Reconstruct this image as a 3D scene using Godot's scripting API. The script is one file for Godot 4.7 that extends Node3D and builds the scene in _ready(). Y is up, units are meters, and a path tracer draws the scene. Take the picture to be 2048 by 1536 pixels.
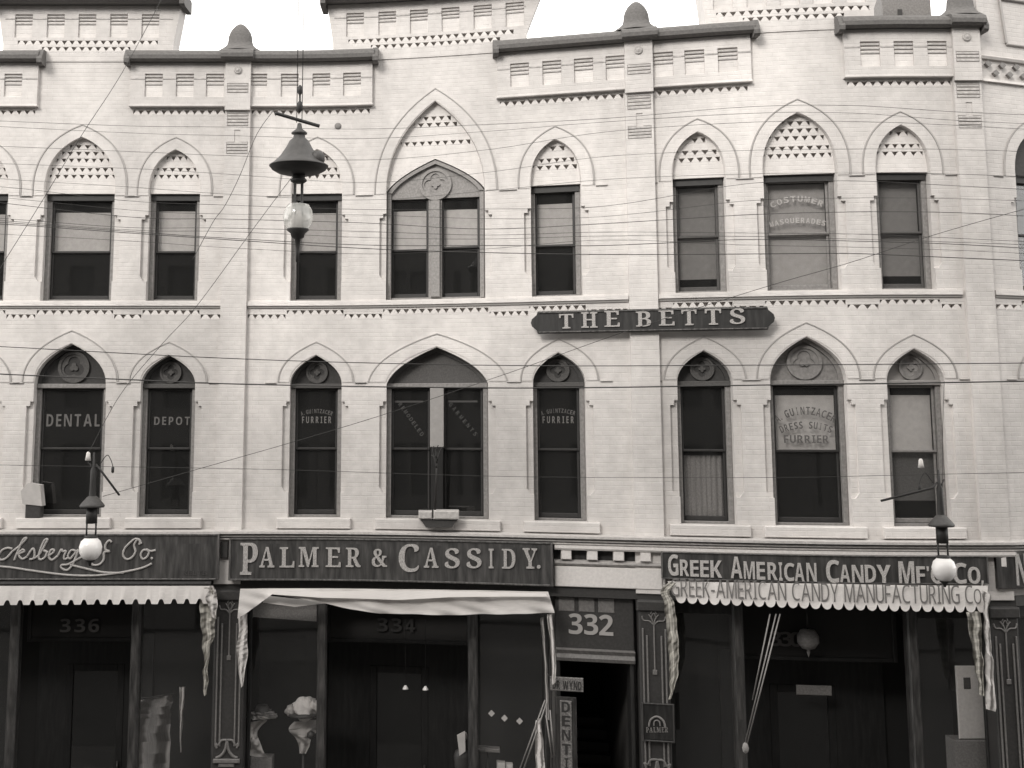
extends Node3D
# A painted brick business block with pointed windows, seen across the street from an upstairs window.
# Facade coordinates: u along the street front, v up, w out towards the street. The frontage is gently bowed in plan.

var M := {}
var org := Vector3.ZERO
var taken := {}
var glyphs := {}
var fonts := {}
var rng := RandomNumberGenerator.new()

# ------------------------------------------------------------------ plan of the frontage
func bow(u: float) -> float:
	var z := 2.13 * smoothstep(-2.8, 8.2, u)
	return z - maxf(0.0, u - 9.35) * 0.38

func at(u: float, v: float, w: float) -> Vector3:
	return Vector3(u, v, bow(u) + w)

func turn(u: float) -> float:
	return -atan((bow(u + 0.02) - bow(u - 0.02)) / 0.04)

# ------------------------------------------------------------------ nodes
func numbered(called: String) -> String:
	var n: int = taken.get(called, -1) + 1
	taken[called] = n
	return called if n == 0 else "%s_%03d" % [called, n]

func tag(o: Node3D, label: String, category: String, group := "") -> void:
	o.set_meta("label", label)
	o.set_meta("category", category)
	if group:
		o.set_meta("group", group)

func thing(called: String, label: String, category: String, base: Vector3, group := "") -> Node3D:
	var o := Node3D.new()
	o.name = numbered(called)
	add_child(o)
	o.position = base
	org = base
	tag(o, label, category, group)
	return o

func obj(called: String, mesh: Mesh, mat: Material, parent: Node3D, t := Transform3D()) -> MeshInstance3D:
	var o := MeshInstance3D.new()
	o.name = called
	o.mesh = mesh
	o.material_override = mat
	o.transform = t
	parent.add_child(o, true)
	return o

func spot(u: float, v: float, w: float, scl := Vector3.ONE, roll := 0.0) -> Transform3D:
	return Transform3D(Basis(Vector3.UP, turn(u)) * Basis(Vector3.BACK, roll) * Basis.from_scale(scl), at(u, v, w) - org)

# ------------------------------------------------------------------ shapes in facade coordinates
class Shape:
	var p := PackedVector3Array()
	func tri(a: Vector3, b: Vector3, c: Vector3, hint: Vector3) -> void:
		if (b - a).cross(c - a).dot(hint) > 0.0:
			p.append_array([a, c, b])
		else:
			p.append_array([a, b, c])
	func quad(a: Vector3, b: Vector3, c: Vector3, d: Vector3, hint: Vector3) -> void:
		tri(a, b, c, hint)
		tri(a, c, d, hint)

func done(s: Shape, bent := true) -> ArrayMesh:
	var n := s.p.size()
	var ps := PackedVector3Array()
	var ns := PackedVector3Array()
	var us := PackedVector2Array()
	var u2 := PackedVector2Array()
	ps.resize(n)
	ns.resize(n)
	us.resize(n)
	u2.resize(n)
	for i in range(0, n, 3):
		for k in 3:
			var q := s.p[i + k]
			ps[i + k] = (at(q.x, q.y, q.z) if bent else q) - (org if bent else Vector3.ZERO)
			us[i + k] = Vector2(q.x, -q.y) if absf(s.p[i].z - s.p[i + 1].z) + absf(s.p[i].z - s.p[i + 2].z) < 0.01 else Vector2(q.z + q.x, -q.y + q.z)
			u2[i + k] = Vector2(q.x + 12.0, 18.0 - q.y) / 26.0
		var nn := (ps[i + 2] - ps[i]).cross(ps[i + 1] - ps[i]).normalized()
		for k in 3:
			ns[i + k] = nn
	var ar := []
	ar.resize(Mesh.ARRAY_MAX)
	ar[Mesh.ARRAY_VERTEX] = ps
	ar[Mesh.ARRAY_NORMAL] = ns
	ar[Mesh.ARRAY_TEX_UV] = us
	ar[Mesh.ARRAY_TEX_UV2] = u2
	var m := ArrayMesh.new()
	m.add_surface_from_arrays(Mesh.PRIMITIVE_TRIANGLES, ar)
	return m

func rect(u0: float, u1: float, v0: float, v1: float) -> PackedVector2Array:
	return PackedVector2Array([Vector2(u0, v0), Vector2(u1, v0), Vector2(u1, v1), Vector2(u0, v1)])

func span(poly: PackedVector2Array) -> Vector2:
	var r := Vector2(INF, -INF)
	for q in poly:
		r = Vector2(minf(r.x, q.x), maxf(r.y, q.x))
	return r

# the face of a polygon with holes at depth w, cut into narrow upright strips so that it can follow the bow
func face(s: Shape, poly: PackedVector2Array, holes: Array, w: float, step := 0.45, hint := Vector3.BACK) -> void:
	var r := span(poly)
	var cuts := [r.x, r.y]
	for h in holes:
		var hr := span(h)
		cuts.append_array([hr.x, hr.y, (hr.x + hr.y) / 2.0])
	cuts.sort()
	var all := []
	for i in cuts.size() - 1:
		var a: float = cuts[i]
		var b: float = cuts[i + 1]
		if b - a < 0.0005 or b <= r.x + 0.0004 or a >= r.y - 0.0004:
			continue
		var n := maxi(1, ceili((b - a) / step))
		for k in n:
			all.append(Vector2(lerpf(a, b, float(k) / n), lerpf(a, b, float(k + 1) / n)))
	for c in all:
		var polys: Array = Geometry2D.intersect_polygons(poly, rect(c.x, c.y, -5.0, 40.0))
		for h in holes:
			var hr := span(h)
			if hr.y <= c.x + 0.0002 or hr.x >= c.y - 0.0002:
				continue
			var left := []
			for q in polys:
				left.append_array(Geometry2D.clip_polygons(q, h))
			polys = left
		for q in polys:
			var idx := Geometry2D.triangulate_polygon(q)
			for k in range(0, idx.size(), 3):
				s.tri(Vector3(q[idx[k]].x, q[idx[k]].y, w), Vector3(q[idx[k + 1]].x, q[idx[k + 1]].y, w), Vector3(q[idx[k + 2]].x, q[idx[k + 2]].y, w), hint)

# the edge of a polygon between two depths; inward for the sides of a hole
func edge(s: Shape, poly: PackedVector2Array, w0: float, w1: float, inward := false, step := 0.45) -> void:
	var n := poly.size()
	var area := 0.0
	for i in n:
		area += poly[i].cross(poly[(i + 1) % n])
	for i in n:
		var a := poly[i]
		var b := poly[(i + 1) % n]
		var out := Vector2(b.y - a.y, a.x - b.x) * signf(area) * (-1.0 if inward else 1.0)
		var m := maxi(1, ceili(absf(b.x - a.x) / step))
		for k in m:
			var c := a.lerp(b, float(k) / m)
			var d := a.lerp(b, float(k + 1) / m)
			s.quad(Vector3(c.x, c.y, w0), Vector3(d.x, d.y, w0), Vector3(d.x, d.y, w1), Vector3(c.x, c.y, w1), Vector3(out.x, out.y, 0))

func prism(s: Shape, poly: PackedVector2Array, w0: float, w1: float, holes := []) -> void:
	face(s, poly, holes, w1)
	face(s, poly, holes, w0, 0.45, Vector3.FORWARD)
	edge(s, poly, w0, w1)
	for h in holes:
		edge(s, h, w0, w1, true)

func box(s: Shape, u0: float, u1: float, v0: float, v1: float, w0: float, w1: float) -> void:
	prism(s, rect(u0, u1, v0, v1), w0, w1)

# a box with a chamfer round its street face
func slab(s: Shape, u0: float, u1: float, v0: float, v1: float, w0: float, w1: float, c := 0.012) -> void:
	var o := rect(u0, u1, v0, v1)
	var q := rect(u0 + c, u1 - c, v0 + c, v1 - c)
	face(s, q, [], w1)
	face(s, o, [], w0, 0.45, Vector3.FORWARD)
	edge(s, o, w0, w1 - c)
	for i in 4:
		var j := (i + 1) % 4
		var mm := maxi(1, ceili(absf(o[i].x - o[j].x) / 0.45))
		for k in mm:
			var f := float(k) / mm
			var g := float(k + 1) / mm
			var a := o[i].lerp(o[j], f)
			var b := o[i].lerp(o[j], g)
			var d := q[i].lerp(q[j], f)
			var e := q[i].lerp(q[j], g)
			var mid := (o[0] + o[2]) / 2.0
			var dirn := (o[i] + o[j]) / 2.0 - mid
			s.quad(Vector3(a.x, a.y, w1 - c), Vector3(b.x, b.y, w1 - c), Vector3(e.x, e.y, w1), Vector3(d.x, d.y, w1), Vector3(dirn.x, dirn.y, 0.0).normalized() + Vector3.BACK)

# a section (w, v) run along u
func run(s: Shape, section: PackedVector2Array, u0: float, u1: float) -> void:
	var n := section.size()
	var area := 0.0
	for i in n:
		area += section[i].cross(section[(i + 1) % n])
	var m := maxi(1, ceili((u1 - u0) / 0.4))
	for k in m:
		var a := lerpf(u0, u1, float(k) / m)
		var b := lerpf(u0, u1, float(k + 1) / m)
		for i in n:
			var p := section[i]
			var q := section[(i + 1) % n]
			var out := Vector2(q.y - p.y, p.x - q.x) * signf(area)
			s.quad(Vector3(a, p.y, p.x), Vector3(b, p.y, p.x), Vector3(b, q.y, q.x), Vector3(a, q.y, q.x), Vector3(0, out.y, out.x))
	var idx := Geometry2D.triangulate_polygon(section)
	for k in range(0, idx.size(), 3):
		for e in [u0, u1]:
			s.tri(Vector3(e, section[idx[k]].y, section[idx[k]].x), Vector3(e, section[idx[k + 1]].y, section[idx[k + 1]].x), Vector3(e, section[idx[k + 2]].y, section[idx[k + 2]].x), Vector3(-1.0 if e == u0 else 1.0, 0, 0))

# a pointed arch: list of points from the left foot over the tip to the right foot
func arch(uc: float, a: float, vs: float, h: float, cx: float, cy: float, n := 9) -> PackedVector2Array:
	var left := PackedVector2Array()
	for i in n + 1:
		var t := float(i) / n
		var x := (1.0 - t) * (1.0 - t) + 2.0 * t * (1.0 - t) * cx
		var y := 2.0 * t * (1.0 - t) * cy + t * t
		left.append(Vector2(-a * x, h * y))
	var r := PackedVector2Array()
	for q in left:
		r.append(Vector2(uc, vs) + q)
	for i in range(n - 1, -1, -1):
		r.append(Vector2(uc - left[i].x, vs + left[i].y))
	return r

# ------------------------------------------------------------------ round shapes (smooth, local coordinates)
func surface(grid: Array, closed := false) -> ArrayMesh:
	var st := SurfaceTool.new()
	st.begin(Mesh.PRIMITIVE_TRIANGLES)
	var rows := grid.size()
	var cols: int = grid[0].size()
	for i in rows:
		for j in cols:
			st.set_smooth_group(0)
			st.set_uv(Vector2(float(j) / maxi(1, cols - 1), float(i) / maxi(1, rows - 1)))
			st.add_vertex(grid[i][j])
	for i in rows - 1:
		for j in (cols if closed else cols - 1):
			var a := i * cols + j
			var b := i * cols + (j + 1) % cols
			st.add_index(a)
			st.add_index(a + cols if not closed else (i + 1) * cols + j)
			st.add_index(b)
			st.add_index(b)
			st.add_index((i + 1) * cols + j)
			st.add_index((i + 1) * cols + (j + 1) % cols)
	st.generate_normals()
	return st.commit()

func lathe(profile: Array, n := 20) -> ArrayMesh:
	var grid := []
	for q in profile:
		var row := []
		for j in n:
			var t := -TAU * j / n
			row.append(Vector3(cos(t) * maxf(q[0], 0.0005), q[1], sin(t) * maxf(q[0], 0.0005)))
		grid.append(row)
	return surface(grid, true)

func tube(points: Array, radius: float, n := 6, taper := 1.0) -> ArrayMesh:
	var grid := []
	var m := points.size()
	var side := Vector3.ZERO
	for i in m:
		var d: Vector3 = (points[mini(i + 1, m - 1)] - points[maxi(i - 1, 0)]).normalized()
		if side == Vector3.ZERO:
			side = d.cross(Vector3(0.31, 0.2, 0.93)).normalized()
		side = (side - d * side.dot(d)).normalized()
		var up := side.cross(d)
		var row := []
		var r := radius * lerpf(1.0, taper, float(i) / maxi(1, m - 1))
		if i == 0 or i == m - 1:
			var cap := []
			for j in n:
				cap.append(points[i] + side * 0.0002 * cos(TAU * j / n) + up * 0.0002 * sin(TAU * j / n))
			if i == 0:
				grid.append(cap)
		for j in n:
			row.append(points[i] + side * r * cos(TAU * j / n) + up * r * sin(TAU * j / n))
		grid.append(row)
		if i == m - 1:
			var cap2 := []
			for j in n:
				cap2.append(points[i] + side * 0.0002 * cos(TAU * j / n) + up * 0.0002 * sin(TAU * j / n))
			grid.append(cap2)
	return surface(grid, true)

# an uneven round lump of cloth or feathers
func lump(size: Vector3, seed_n: int, amp: float) -> ArrayMesh:
	var nz := FastNoiseLite.new()
	nz.seed = seed_n
	nz.frequency = 1.1
	var grid := []
	for i in 15:
		var p := PI * i / 14.0
		var row := []
		for j in 22:
			var t := TAU * j / 22.0
			var d := Vector3(sin(p) * cos(t), cos(p), sin(p) * sin(t))
			row.append(d * size * (1.0 + amp * nz.get_noise_3dv(d * 1.6) + amp * 0.4 * sin(t * 7.0) * sin(p)))
		grid.append(row)
	return surface(grid, true)

# a smooth line through points
func smooth(pts: Array, n := 6) -> Array:
	var r := []
	for i in pts.size() - 1:
		for k in n:
			r.append(pts[i].cubic_interpolate(pts[i + 1], pts[maxi(i - 1, 0)], pts[mini(i + 2, pts.size() - 1)], float(k) / n))
	r.append(pts[-1])
	return r

# ------------------------------------------------------------------ lettering
func glyph(font: String, c: String, depth: float) -> Mesh:
	var key := font + c + str(depth)
	if not glyphs.has(key):
		var t := TextMesh.new()
		t.font = fonts[font]
		t.text = c
		t.font_size = 48
		t.pixel_size = 0.01
		t.depth = depth
		t.curve_step = 3.0
		glyphs[key] = t
	return glyphs[key]

func put_letter(parent: Node3D, font: String, c: String, u: float, v: float, w: float, wd: float, ht: float, mat: Material, depth := 0.012, roll := 0.0, called := "letter") -> void:
	var g := glyph(font, c, depth)
	var b := g.get_aabb()
	var sx := wd / maxf(b.size.x, 0.001)
	var sy := ht / maxf(b.size.y, 0.001)
	var t := spot(u, v, w, Vector3(sx, sy, 1.0), roll)
	t = t * Transform3D(Basis(), -b.get_center())
	obj(called, g, mat, parent, t)

# one line of letters from u0 to u1; small letters of the text are drawn as small capitals
func line(parent: Node3D, font: String, text: String, u0: float, u1: float, v0: float, v1: float, ht: float, w: float, mat: Material, depth := 0.012, small := 0.78, gap := 0.16) -> void:
	var total := 0.0
	var list := []
	for i in text.length():
		var c := text[i]
		if c == " ":
			total += 0.42
			continue
		var k := small if c != c.to_upper() else 1.0
		var g := glyph(font, c.to_upper(), depth)
		var b := g.get_aabb()
		var cap := glyph(font, "H", depth).get_aabb().size.y
		var wd := b.size.x / cap * k
		list.append([c.to_upper(), total + wd / 2.0, wd, b.size.y / cap * k, (b.get_center().y - glyph(font, "H", depth).get_aabb().position.y) / cap * k])
		total += wd + gap
	total -= gap
	for q in list:
		var f: float = q[1] / total
		put_letter(parent, font, q[0], lerpf(u0, u1, f), lerpf(v0, v1, f) + q[4] * ht, w, q[2] / total * (u1 - u0), q[3] * ht, mat, depth)

# letters round an arc that is highest in its middle
func arc(parent: Node3D, font: String, text: String, uc: float, v: float, radius: float, half: float, ht: float, w: float, mat: Material) -> void:
	var n := text.length()
	for i in n:
		if text[i] == " ":
			continue
		var a := lerpf(-half, half, (i + 0.5) / n)
		var wd := radius * 2.0 * half / n * 0.74
		var narrow: bool = text[i] in [".", "I", "'"]
		put_letter(parent, font, text[i], uc + sin(a) * radius, v - (1.0 - cos(a)) * radius - (ht * 0.4 if text[i] == "." else 0.0), w, wd * (0.3 if narrow else 1.0), ht * (0.18 if text[i] == "." else 1.0), mat, 0.004, -a)

# a hanging cloth between an upper and a lower edge (points u, v), rippled in depth
func cloth(called: String, parent: Node3D, top: Array, low: Array, w_top: float, w_low: float, amp: float, freq: float, mat: Material, rows := 7, cols := 60, wrinkle := 0.0) -> MeshInstance3D:
	var grid := []
	for i in rows:
		var f := float(i) / (rows - 1)
		var row := []
		for j in cols:
			var g := float(j) / (cols - 1)
			var a := along(top, g)
			var b := along(low, g)
			var q := a.lerp(b, f)
			var w := lerpf(w_top, w_low, f) + amp * (0.25 + 0.75 * f) * (sin(q.x * freq + f * 1.3) + 0.5 * sin(q.x * freq * 2.3 + 1.7) + wrinkle * sin(q.x * freq * 1.6 + q.y * 31.0) * sin(q.x * 1.9 + 0.6))
			row.append(at(q.x, q.y, w) - org)
		grid.append(row)
	return obj(called, surface(grid), mat, parent)

func along(pts: Array, g: float) -> Vector2:
	var x := lerpf(pts[0].x, pts[-1].x, g)
	for i in pts.size() - 1:
		if x <= pts[i + 1].x + 0.00001:
			var d: float = pts[i + 1].x - pts[i].x
			return Vector2(x, lerpf(pts[i].y, pts[i + 1].y, clampf((x - pts[i].x) / maxf(d, 0.00001), 0.0, 1.0)))
	return pts[-1]

# ------------------------------------------------------------------ materials
func grey(v: float, rough := 0.85, warm := 1.0) -> StandardMaterial3D:
	var m := StandardMaterial3D.new()
	m.albedo_color = Color(minf(v * (1.0 + 0.045 * warm), 0.95), v, v * (1.0 - 0.035 * warm)).linear_to_srgb()
	m.roughness = rough
	return m

func noise_tex(seed_n: int, freq: float, lo: float, hi: float, size := 512, stretch := Vector2.ONE) -> ImageTexture:
	var nz := FastNoiseLite.new()
	nz.seed = seed_n
	nz.frequency = freq
	nz.fractal_octaves = 5
	nz.fractal_gain = 0.6
	var im := Image.create(size, size, false, Image.FORMAT_RGB8)
	var half := size / 2.0
	for y in size:
		for x in size:
			# blend with the shifted noise towards the edges so that the picture tiles
			var fx := absf(x - half) / half
			var fy := absf(y - half) / half
			var a := nz.get_noise_2d(x * stretch.x, y * stretch.y)
			var b := nz.get_noise_2d((x - signf(x - half) * half + 900.0) * stretch.x, (y + 300.0) * stretch.y)
			var c := lerpf(a, b, smoothstep(0.6, 1.0, fx))
			var d := nz.get_noise_2d((x + 77.0) * stretch.x, (y - signf(y - half) * half + 1500.0) * stretch.y)
			c = lerpf(c, d, smoothstep(0.6, 1.0, fy) * (1.0 - smoothstep(0.6, 1.0, fx)))
			var k := lerpf(lo, hi, clampf(c * 0.9 + 0.5, 0.0, 1.0))
			im.set_pixel(x, y, Color(k, k, k))
	im.generate_mipmaps()
	return ImageTexture.create_from_image(im)

# the fine relief of painted brickwork, two metres a side, far too small to pick out one brick
func brick_relief() -> ImageTexture:
	var size := 1024
	var im := Image.create(size, size, false, Image.FORMAT_RGB8)
	var nz := FastNoiseLite.new()
	nz.seed = 5
	nz.frequency = 0.05
	var r := RandomNumberGenerator.new()
	r.seed = 12
	var tone := {}
	for y in size:
		var cy := y / float(size) * 26.0
		var row := int(cy)
		var fy := cy - row
		for x in size:
			var cx := x / float(size) * 9.0 + (0.5 if row % 2 else 0.0)
			var fx := cx - floorf(cx)
			var key := row * 100 + int(floorf(cx)) % 9
			if not tone.has(key):
				tone[key] = r.randf_range(0.72, 0.95)
			var e := minf(minf(fy, 1.0 - fy) / 0.11, minf(fx, 1.0 - fx) / 0.04)
			var k: float = lerpf(0.25, tone[key], smoothstep(0.2, 1.0, e)) + nz.get_noise_2d(x, y) * 0.08
			im.set_pixel(x, y, Color(k, k, k))
	im.generate_mipmaps()
	return ImageTexture.create_from_image(im)

func with_noise(m: StandardMaterial3D, t: Texture2D, scl: float, relief: Texture2D = null, cm := 0.0) -> StandardMaterial3D:
	m.albedo_texture = t
	m.uv1_scale = Vector3(scl, scl, scl)
	if relief:
		m.heightmap_enabled = true
		m.heightmap_texture = relief
		m.heightmap_scale = cm
	return m

func materials() -> void:
	for f in [["sans", "Droid Sans", 700], ["thin", "Droid Sans", 400], ["serif", "Droid Serif", 700], ["light_serif", "Droid Serif", 400]]:
		var s := SystemFont.new()
		s.font_names = PackedStringArray([f[1]])
		s.font_weight = f[2]
		fonts[f[0]] = s
	var relief := brick_relief()
	var soft := noise_tex(3, 0.012, 0.93, 1.0)
	var streak := noise_tex(8, 0.02, 0.45, 1.0, 512, Vector2(1.0, 0.12))
	var blot := noise_tex(21, 0.02, 0.82, 1.0)
	var big := noise_tex(31, 0.012, 0.83, 1.0, 512, Vector2(1.0, 0.45))
	M.wall = with_noise(grey(0.74, 0.8), soft, 0.5, relief, 0.42)
	M.wall.detail_enabled = true
	M.wall.detail_blend_mode = BaseMaterial3D.BLEND_MODE_MUL
	M.wall.detail_albedo = big
	M.wall.detail_uv_layer = BaseMaterial3D.DETAIL_UV_2
	M.trim = with_noise(grey(0.74, 0.75), soft, 0.7)
	M.stone = with_noise(grey(0.5, 0.85), blot, 0.8)
	M.recess = with_noise(grey(0.68, 0.85), soft, 0.5, relief, 0.42)
	M.coping = with_noise(grey(0.15, 0.85), blot, 1.3)
	M.casing = with_noise(grey(0.26, 0.6), blot, 1.1)
	M.panel = with_noise(grey(0.3, 0.7), blot, 1.6)
	M.dark_panel = with_noise(grey(0.045, 0.7), blot, 1.6)
	M.carving = with_noise(grey(0.09, 0.7), blot, 2.0)
	M.sash = with_noise(grey(0.032, 0.55), blot, 1.0)
	M.blind = with_noise(grey(0.46, 0.95), soft, 0.9)
	M.glare_grey = with_noise(grey(0.16, 0.95), soft, 0.9)  # grey that stands in for glare over the upper right panes
	M.post_paint = with_noise(grey(0.3, 0.7), soft, 1.0)
	M.brick = with_noise(grey(0.1, 0.9), blot, 0.5)
	M.iron = with_noise(grey(0.05, 0.5), blot, 1.4)
	M.iron_edge = with_noise(grey(0.2, 0.45), blot, 1.4)
	M.wood = with_noise(grey(0.03, 0.55), streak, 1.0)
	M.post = with_noise(grey(0.085, 0.5), streak, 1.0)
	M.cornice_paint = with_noise(grey(0.58, 0.8), blot, 0.7)
	M.line = grey(0.36, 0.9)  # darker tone; paints in shadow lines on hoods and string course
	M.pale_glare = with_noise(grey(0.3, 0.95), soft, 0.8)  # paler grey for painted glare on the right-hand windows
	M.shade_letter = grey(0.36, 0.8)
	M.blind_worn = with_noise(grey(0.41, 0.95), soft, 1.2)
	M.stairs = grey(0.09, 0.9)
	M.dark_wood = with_noise(grey(0.014, 0.6), streak, 1.0)
	M.near_black = grey(0.012, 0.9)
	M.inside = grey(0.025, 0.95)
	M.sign = with_noise(grey(0.075, 0.7), streak, 0.7)
	M.sign_edge = with_noise(grey(0.16, 0.6), streak, 1.2)
	var worn := noise_tex(44, 0.045, 0.55, 1.0)
	M.letter = with_noise(grey(0.6, 0.6), worn, 1.0)
	M.white_letter = with_noise(grey(0.76, 0.6), worn, 1.0)
	M.glass_letter = grey(0.11, 0.6)
	M.faint_letter = grey(0.05, 0.6)
	M.dark_letter = grey(0.1, 0.8)
	M.board_grey = with_noise(grey(0.3, 0.8), worn, 1.0)
	M.pane_letter = grey(0.16, 0.7)
	M.pale_canvas = with_noise(grey(0.72, 0.95), soft, 3.0)
	M.valance_letter = grey(0.17, 0.9)
	M.black_letter = grey(0.03, 0.8)
	M.canvas = with_noise(grey(0.57, 0.95), soft, 3.0)
	M.canvas.backlight_enabled = true
	M.canvas.backlight = Color(0.12, 0.12, 0.11)
	M.check = check_cloth()
	M.lamp_metal = with_noise(grey(0.07, 0.55), blot, 1.0)
	M.lamp_dark = with_noise(grey(0.03, 0.6), blot, 1.0)
	M.wire = grey(0.05, 0.7)
	M.opal = grey(0.86, 0.12, 0.6)
	M.white = with_noise(grey(0.7, 0.8), soft, 2.0)
	M.mid = with_noise(grey(0.25, 0.8), blot, 2.0)
	M.rope = grey(0.3, 0.9)
	M.road = with_noise(grey(0.06, 0.95), blot, 0.4)
	M.paving = with_noise(grey(0.18, 0.9), blot, 0.5)
	M.ground = with_noise(grey(0.1, 0.95), blot, 0.1)
	var g := StandardMaterial3D.new()
	g.albedo_color = Color(0.75, 0.75, 0.74, 0.012)
	g.transparency = BaseMaterial3D.TRANSPARENCY_ALPHA
	g.roughness = 0.03
	M.glass = g
	var lens := StandardMaterial3D.new()
	lens.albedo_color = Color(0.9, 0.9, 0.88, 0.35)
	lens.transparency = BaseMaterial3D.TRANSPARENCY_ALPHA
	lens.roughness = 0.1
	M.clear_globe = lens

func check_cloth() -> StandardMaterial3D:
	var im := Image.create(128, 128, false, Image.FORMAT_RGB8)
	for y in 128:
		for x in 128:
			var k := 0.82
			if (x / 16) % 2 == 0:
				k -= 0.12
			if (y / 16) % 2 == 0:
				k -= 0.1
			im.set_pixel(x, y, Color(k, k, k * 0.97))
	im.generate_mipmaps()
	var m := grey(0.7, 0.95)
	m.albedo_texture = ImageTexture.create_from_image(im)
	m.uv1_scale = Vector3(1.0, 3.0, 1.0)
	m.backlight_enabled = true
	m.backlight = Color(0.1, 0.1, 0.1)
	return m

# ------------------------------------------------------------------ the scene
func _ready() -> void:
	rng.seed = 7
	var cam := Camera3D.new()
	cam.name = "camera"
	cam.projection = Camera3D.PROJECTION_FRUSTUM
	cam.near = 0.1
	cam.far = 900.0
	cam.size = 0.0590769
	cam.frustum_offset = Vector2(0.005923, -0.012077)
	cam.position = Vector3(0, 7.85, 23.9)
	cam.rotation = Vector3(atan(0.150), 0, 0)
	add_child(cam)
	cam.current = true
	var env := Environment.new()
	env.background_mode = Environment.BG_SKY
	env.tonemap_mode = Environment.TONE_MAPPER_LINEAR
	env.tonemap_exposure = 1.4
	env.sdfgi_enabled = true
	env.ssao_enabled = true
	env.ssil_enabled = true
	var sm := ProceduralSkyMaterial.new()
	sm.sky_top_color = Color(0.74, 0.731, 0.72)
	sm.sky_horizon_color = Color(1.06, 1.052, 1.04)
	sm.sky_curve = 0.25
	sm.sky_energy_multiplier = 1.5
	sm.ground_bottom_color = Color(0.3, 0.29, 0.28)
	sm.ground_horizon_color = Color(0.6, 0.59, 0.57)
	sm.sun_angle_max = 0.0
	env.sky = Sky.new()
	env.sky.sky_material = sm
	var we := WorldEnvironment.new()
	we.name = "environment"
	we.environment = env
	add_child(we)
	var sun := DirectionalLight3D.new()
	sun.name = "sun"
	sun.light_energy = 0.55
	sun.light_angular_distance = 20.0
	sun.light_color = Color(1.0, 0.98, 0.955)
	sun.shadow_enabled = true
	sun.sky_mode = DirectionalLight3D.SKY_MODE_LIGHT_ONLY
	add_child(sun)
	sun.look_at_from_position(Vector3(-7, 8.0, 12), Vector3.ZERO, Vector3.UP)
	materials()
	setting()
	building()
	shop_fronts()
	signs()
	awnings()
	street_lamps()
	wires()
	wares()
	far_side()

func sheet(called: String, x0: float, x1: float, z0: float, z1: float, y: float, mat: Material) -> void:
	var s := Shape.new()
	s.quad(Vector3(x0, y, z0), Vector3(x1, y, z0), Vector3(x1, y, z1), Vector3(x0, y, z1), Vector3.UP)
	var o := obj(called, done(s, false), mat, self)
	o.set_meta("kind", "structure")

func setting() -> void:
	sheet("ground", -400, 400, -400, 400, -0.14, M.ground)
	sheet("road", -60, 60, 6.5, 21.0, -0.13, M.road)
	var s := Shape.new()
	face(s, PackedVector2Array([Vector2(-14, -0.14), Vector2(14, -0.14), Vector2(14, 0.0), Vector2(-14, 0.0)]), [], 3.9)
	for k in 40:
		var a := -14.0 + k * 0.7
		s.quad(Vector3(a, 0, -0.5), Vector3(a + 0.7, 0, -0.5), Vector3(a + 0.7, 0, 3.9), Vector3(a, 0, 3.9), Vector3.UP)
	org = Vector3.ZERO
	var o := obj("pavement", done(s), M.paving, self)
	o.set_meta("kind", "structure")

var block: Node3D

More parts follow.
